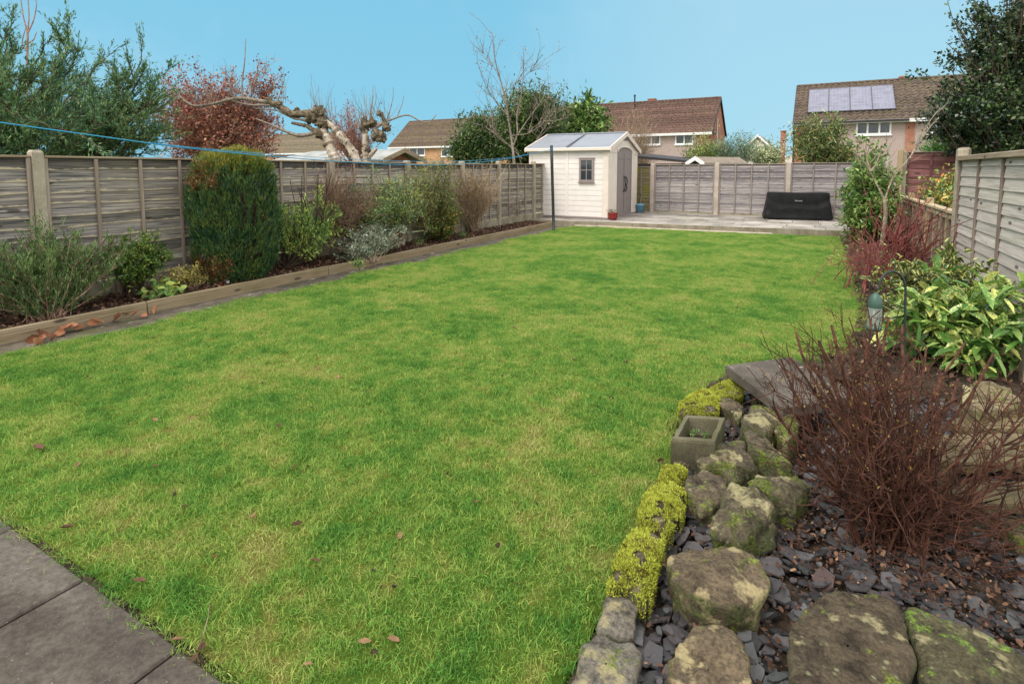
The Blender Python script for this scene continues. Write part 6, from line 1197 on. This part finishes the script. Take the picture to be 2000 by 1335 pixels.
# garage with red gable
xg = -14.2; pA, pB, pC = X(747, 313, xg), X(832, 311, xg), X(789, 291, xg); t = thing('garage', 'low garage with grey roof and red brick gable behind the left fence', 'garage', (xg-2.5, (pA[1]+pB[1])/2, 0))
ya, yb = pA[1]+.25, pB[1]-.25; ez, rz = (pA[2]+pB[2])/2, pC[2]; ym = pC[1]; ln = 6.5
MB().box(xg-ln+.3, xg-.3, ya+.05, yb-.05, 0, ez-.25).build('wall', BR_RED, t)
gm_ = MB(); gm_.add([(xg-.28, ya, 0), (xg-.28, yb, 0), (xg-.28, yb, ez-.1), (xg-.28, ym, rz-.12), (xg-.28, ya, ez-.1)], [[0, 1, 2, 4]], [[4, 2, 3]]); gm_.build('gable_wall', BR_REDY, t)
g = NG('grey_sheet_roof'); M['sheet'] = g.out(g.ramp(g.noise(2, 5), [(.3, (.24, .25, .235)), (.7, (.36, .37, .36))]), .7, g.noise(30, 4), .3, .01)
for (yy, s_) in ((ya-.25, -1), (yb+.25, 1)):
    rm_ = MB(); rm_.hexa([(xg-ln, yy, ez-.06), (xg+.02, yy, ez-.06), (xg+.02, ym, rz-.05), (xg-ln+1.4, ym, rz-.05), (xg-ln, yy, ez+.0), (xg+.02, yy, ez+.0), (xg+.02, ym, rz), (xg-ln+1.4, ym, rz)]); rm_.build('roof', M['sheet'], t)
    bb = MB(); bb.hexa([(xg+.021, yy, ez-.16), (xg+.06, yy, ez-.16), (xg+.06, ym, rz-.13), (xg+.021, ym, rz-.13), (xg+.021, yy, ez+.03), (xg+.06, yy, ez+.03), (xg+.06, ym, rz+.04), (xg+.021, ym, rz+.04)]); bb.build('bargeboard', M['cap_wood'], t)
# dark lean-to roof behind the shed
t = thing('lean_to', 'dark felt lean-to roof just behind the shed and back fence', 'outbuilding', Y(1290, 320, 19.5)*[1, 1, 0]); pl_, pr_ = Y(1238, 303, 19.3), Y(1345, 314, 19.3); qa, qb = Y(1238, 309, 19.3), Y(1345, 318, 19.3)
MB().hexa([tuple(qa), tuple(qb), tuple(qb+[0, 2, .1]), tuple(qa+[0, 2, .1]), tuple(pl_), tuple(pr_), tuple(pr_+[0, 2, .1]), tuple(pl_+[0, 2, .1])]).build('roof', DARKT, t)
MB().box(qa[0]+.1, qb[0]-.1, 19.45, 21.1, 0, qb[2]-.02).build('wall', simple('dark_boards', (.03, .026, .024), .8), t)
# little white gabled roof over the fence
t = thing('playhouse', 'little white gabled playhouse roof peeking over the back fence', 'playhouse', Y(1365, 330, 18.6)*[1, 1, 0]); a, b, c_ = Y(1339, 318, 18.4), Y(1376, 318, 18.4), Y(1358, 306, 18.4); dv = np.array([1.15, 1.5, 0])
for (p, q_) in ((a, c_), (b, c_)):
    MB().hexa([tuple(p-[0, 0, .05]), tuple(q_-[0, 0, .05]), tuple(q_-[0, 0, .05]+dv), tuple(p-[0, 0, .05]+dv), tuple(p), tuple(q_), tuple(q_+dv), tuple(p+dv)]).build('roof', simple('felt_brown', (.24, .20, .16), .9), t)
    MB().hexa([tuple(p-[0, .05, .12]), tuple(q_-[0, .05, .12]), tuple(q_-[0, .002, .12]), tuple(p-[0, .002, .12]), tuple(p+[0, -.05, .02]), tuple(q_+[0, -.05, .02]), tuple(q_+[0, -.002, .02]), tuple(p+[0, -.002, .02])]).build('bargeboard', M['white'], t)
MB().box(a[0]+.06, b[0]-.06, 18.45, 19.6, 0, a[2]-.1).build('wall', simple('dark_boards', (.03, .026, .024), .8), t)
# white gabled house and chimney far off
Yw = 75.0; a, b, c_ = Y(1448, 292, Yw), Y(1512, 290, Yw), Y(1475, 263, Yw); t = thing('house', 'far white gabled house glimpsed above the back shrubs', 'house', ((a[0]+b[0])/2, Yw+4, 0), 0, HG)
CW = simple('cream_render', (.62, .58, .50), .9, .1, .08); mb = MB(); b[2] = a[2]; c_[0] = (a[0]+b[0])/2
mb.add([(a[0]+.2, Yw, 0), (b[0]-.2, Yw, 0), (b[0]-.2, Yw, a[2]), (c_[0], Yw, c_[2]-.2), (a[0]+.2, Yw, a[2])], [[0, 1, 2, 4]], [[4, 2, 3]]); mb.box(a[0]+.2, b[0]-.2, Yw+.02, Yw+9, 0, a[2]); mb.build('wall', CW, t)
for (p, s_) in ((a, -1), (b, 1)):
    MB().hexa([(p[0], Yw-.3, p[2]-.25), (c_[0], Yw-.3, c_[2]-.25), (c_[0], Yw+9, c_[2]-.25), (p[0], Yw+9, p[2]-.25), (p[0], Yw-.3, p[2]), (c_[0], Yw-.3, c_[2]), (c_[0], Yw+9, c_[2]), (p[0], Yw+9, p[2])]).build('roof', T3, t)
    MB().hexa([(p[0], Yw-.4, p[2]-.28), (c_[0], Yw-.4, c_[2]-.28), (c_[0], Yw-.302, c_[2]-.28), (p[0], Yw-.302, p[2]-.28), (p[0], Yw-.4, p[2]+.05), (c_[0], Yw-.4, c_[2]+.05), (c_[0], Yw-.302, c_[2]+.05), (p[0], Yw-.302, p[2]+.05)]).build('bargeboard', M['white'], t)
p = Y(1528, 290, Yw); zt = Y(1528, 257, Yw)[2]; t = thing('house', 'hidden far house showing only a slim brick chimney', 'house', (p[0]+2.5, Yw+2, 0), 0, HG); mb = MB(); mb.box(p[0]-.25, p[0]+.32, Yw, Yw+.6, 0, zt); mb.box(p[0]-.31, p[0]+.38, Yw-.06, Yw+.66, zt+.003, zt+.12); mb.build('chimney', BR_RED, t); mb = MB(); mb.box(p[0]+.34, p[0]+7, Yw, Yw+7, 0, 3.2); mb.build('wall', CW, t)
# the small white and red scrap beside the conifer
b = G(444, 553, .11); t = thing('garden_ornament', 'tiny white and red ornament half buried beside the clipped conifer', 'ornament', b); MB().lathe([(0, .0), (.02, .0), (.028, .02), (.02, .045), (0, .055)], b, 10).build('body', M['white'], t, True); MB().lathe([(0, 0), (.03, 0), (.03, .03), (0, .035)], b+[-.05, -.05, -.01], 10).build('base', simple('red_scrap', (.25, .05, .04), .6), t)
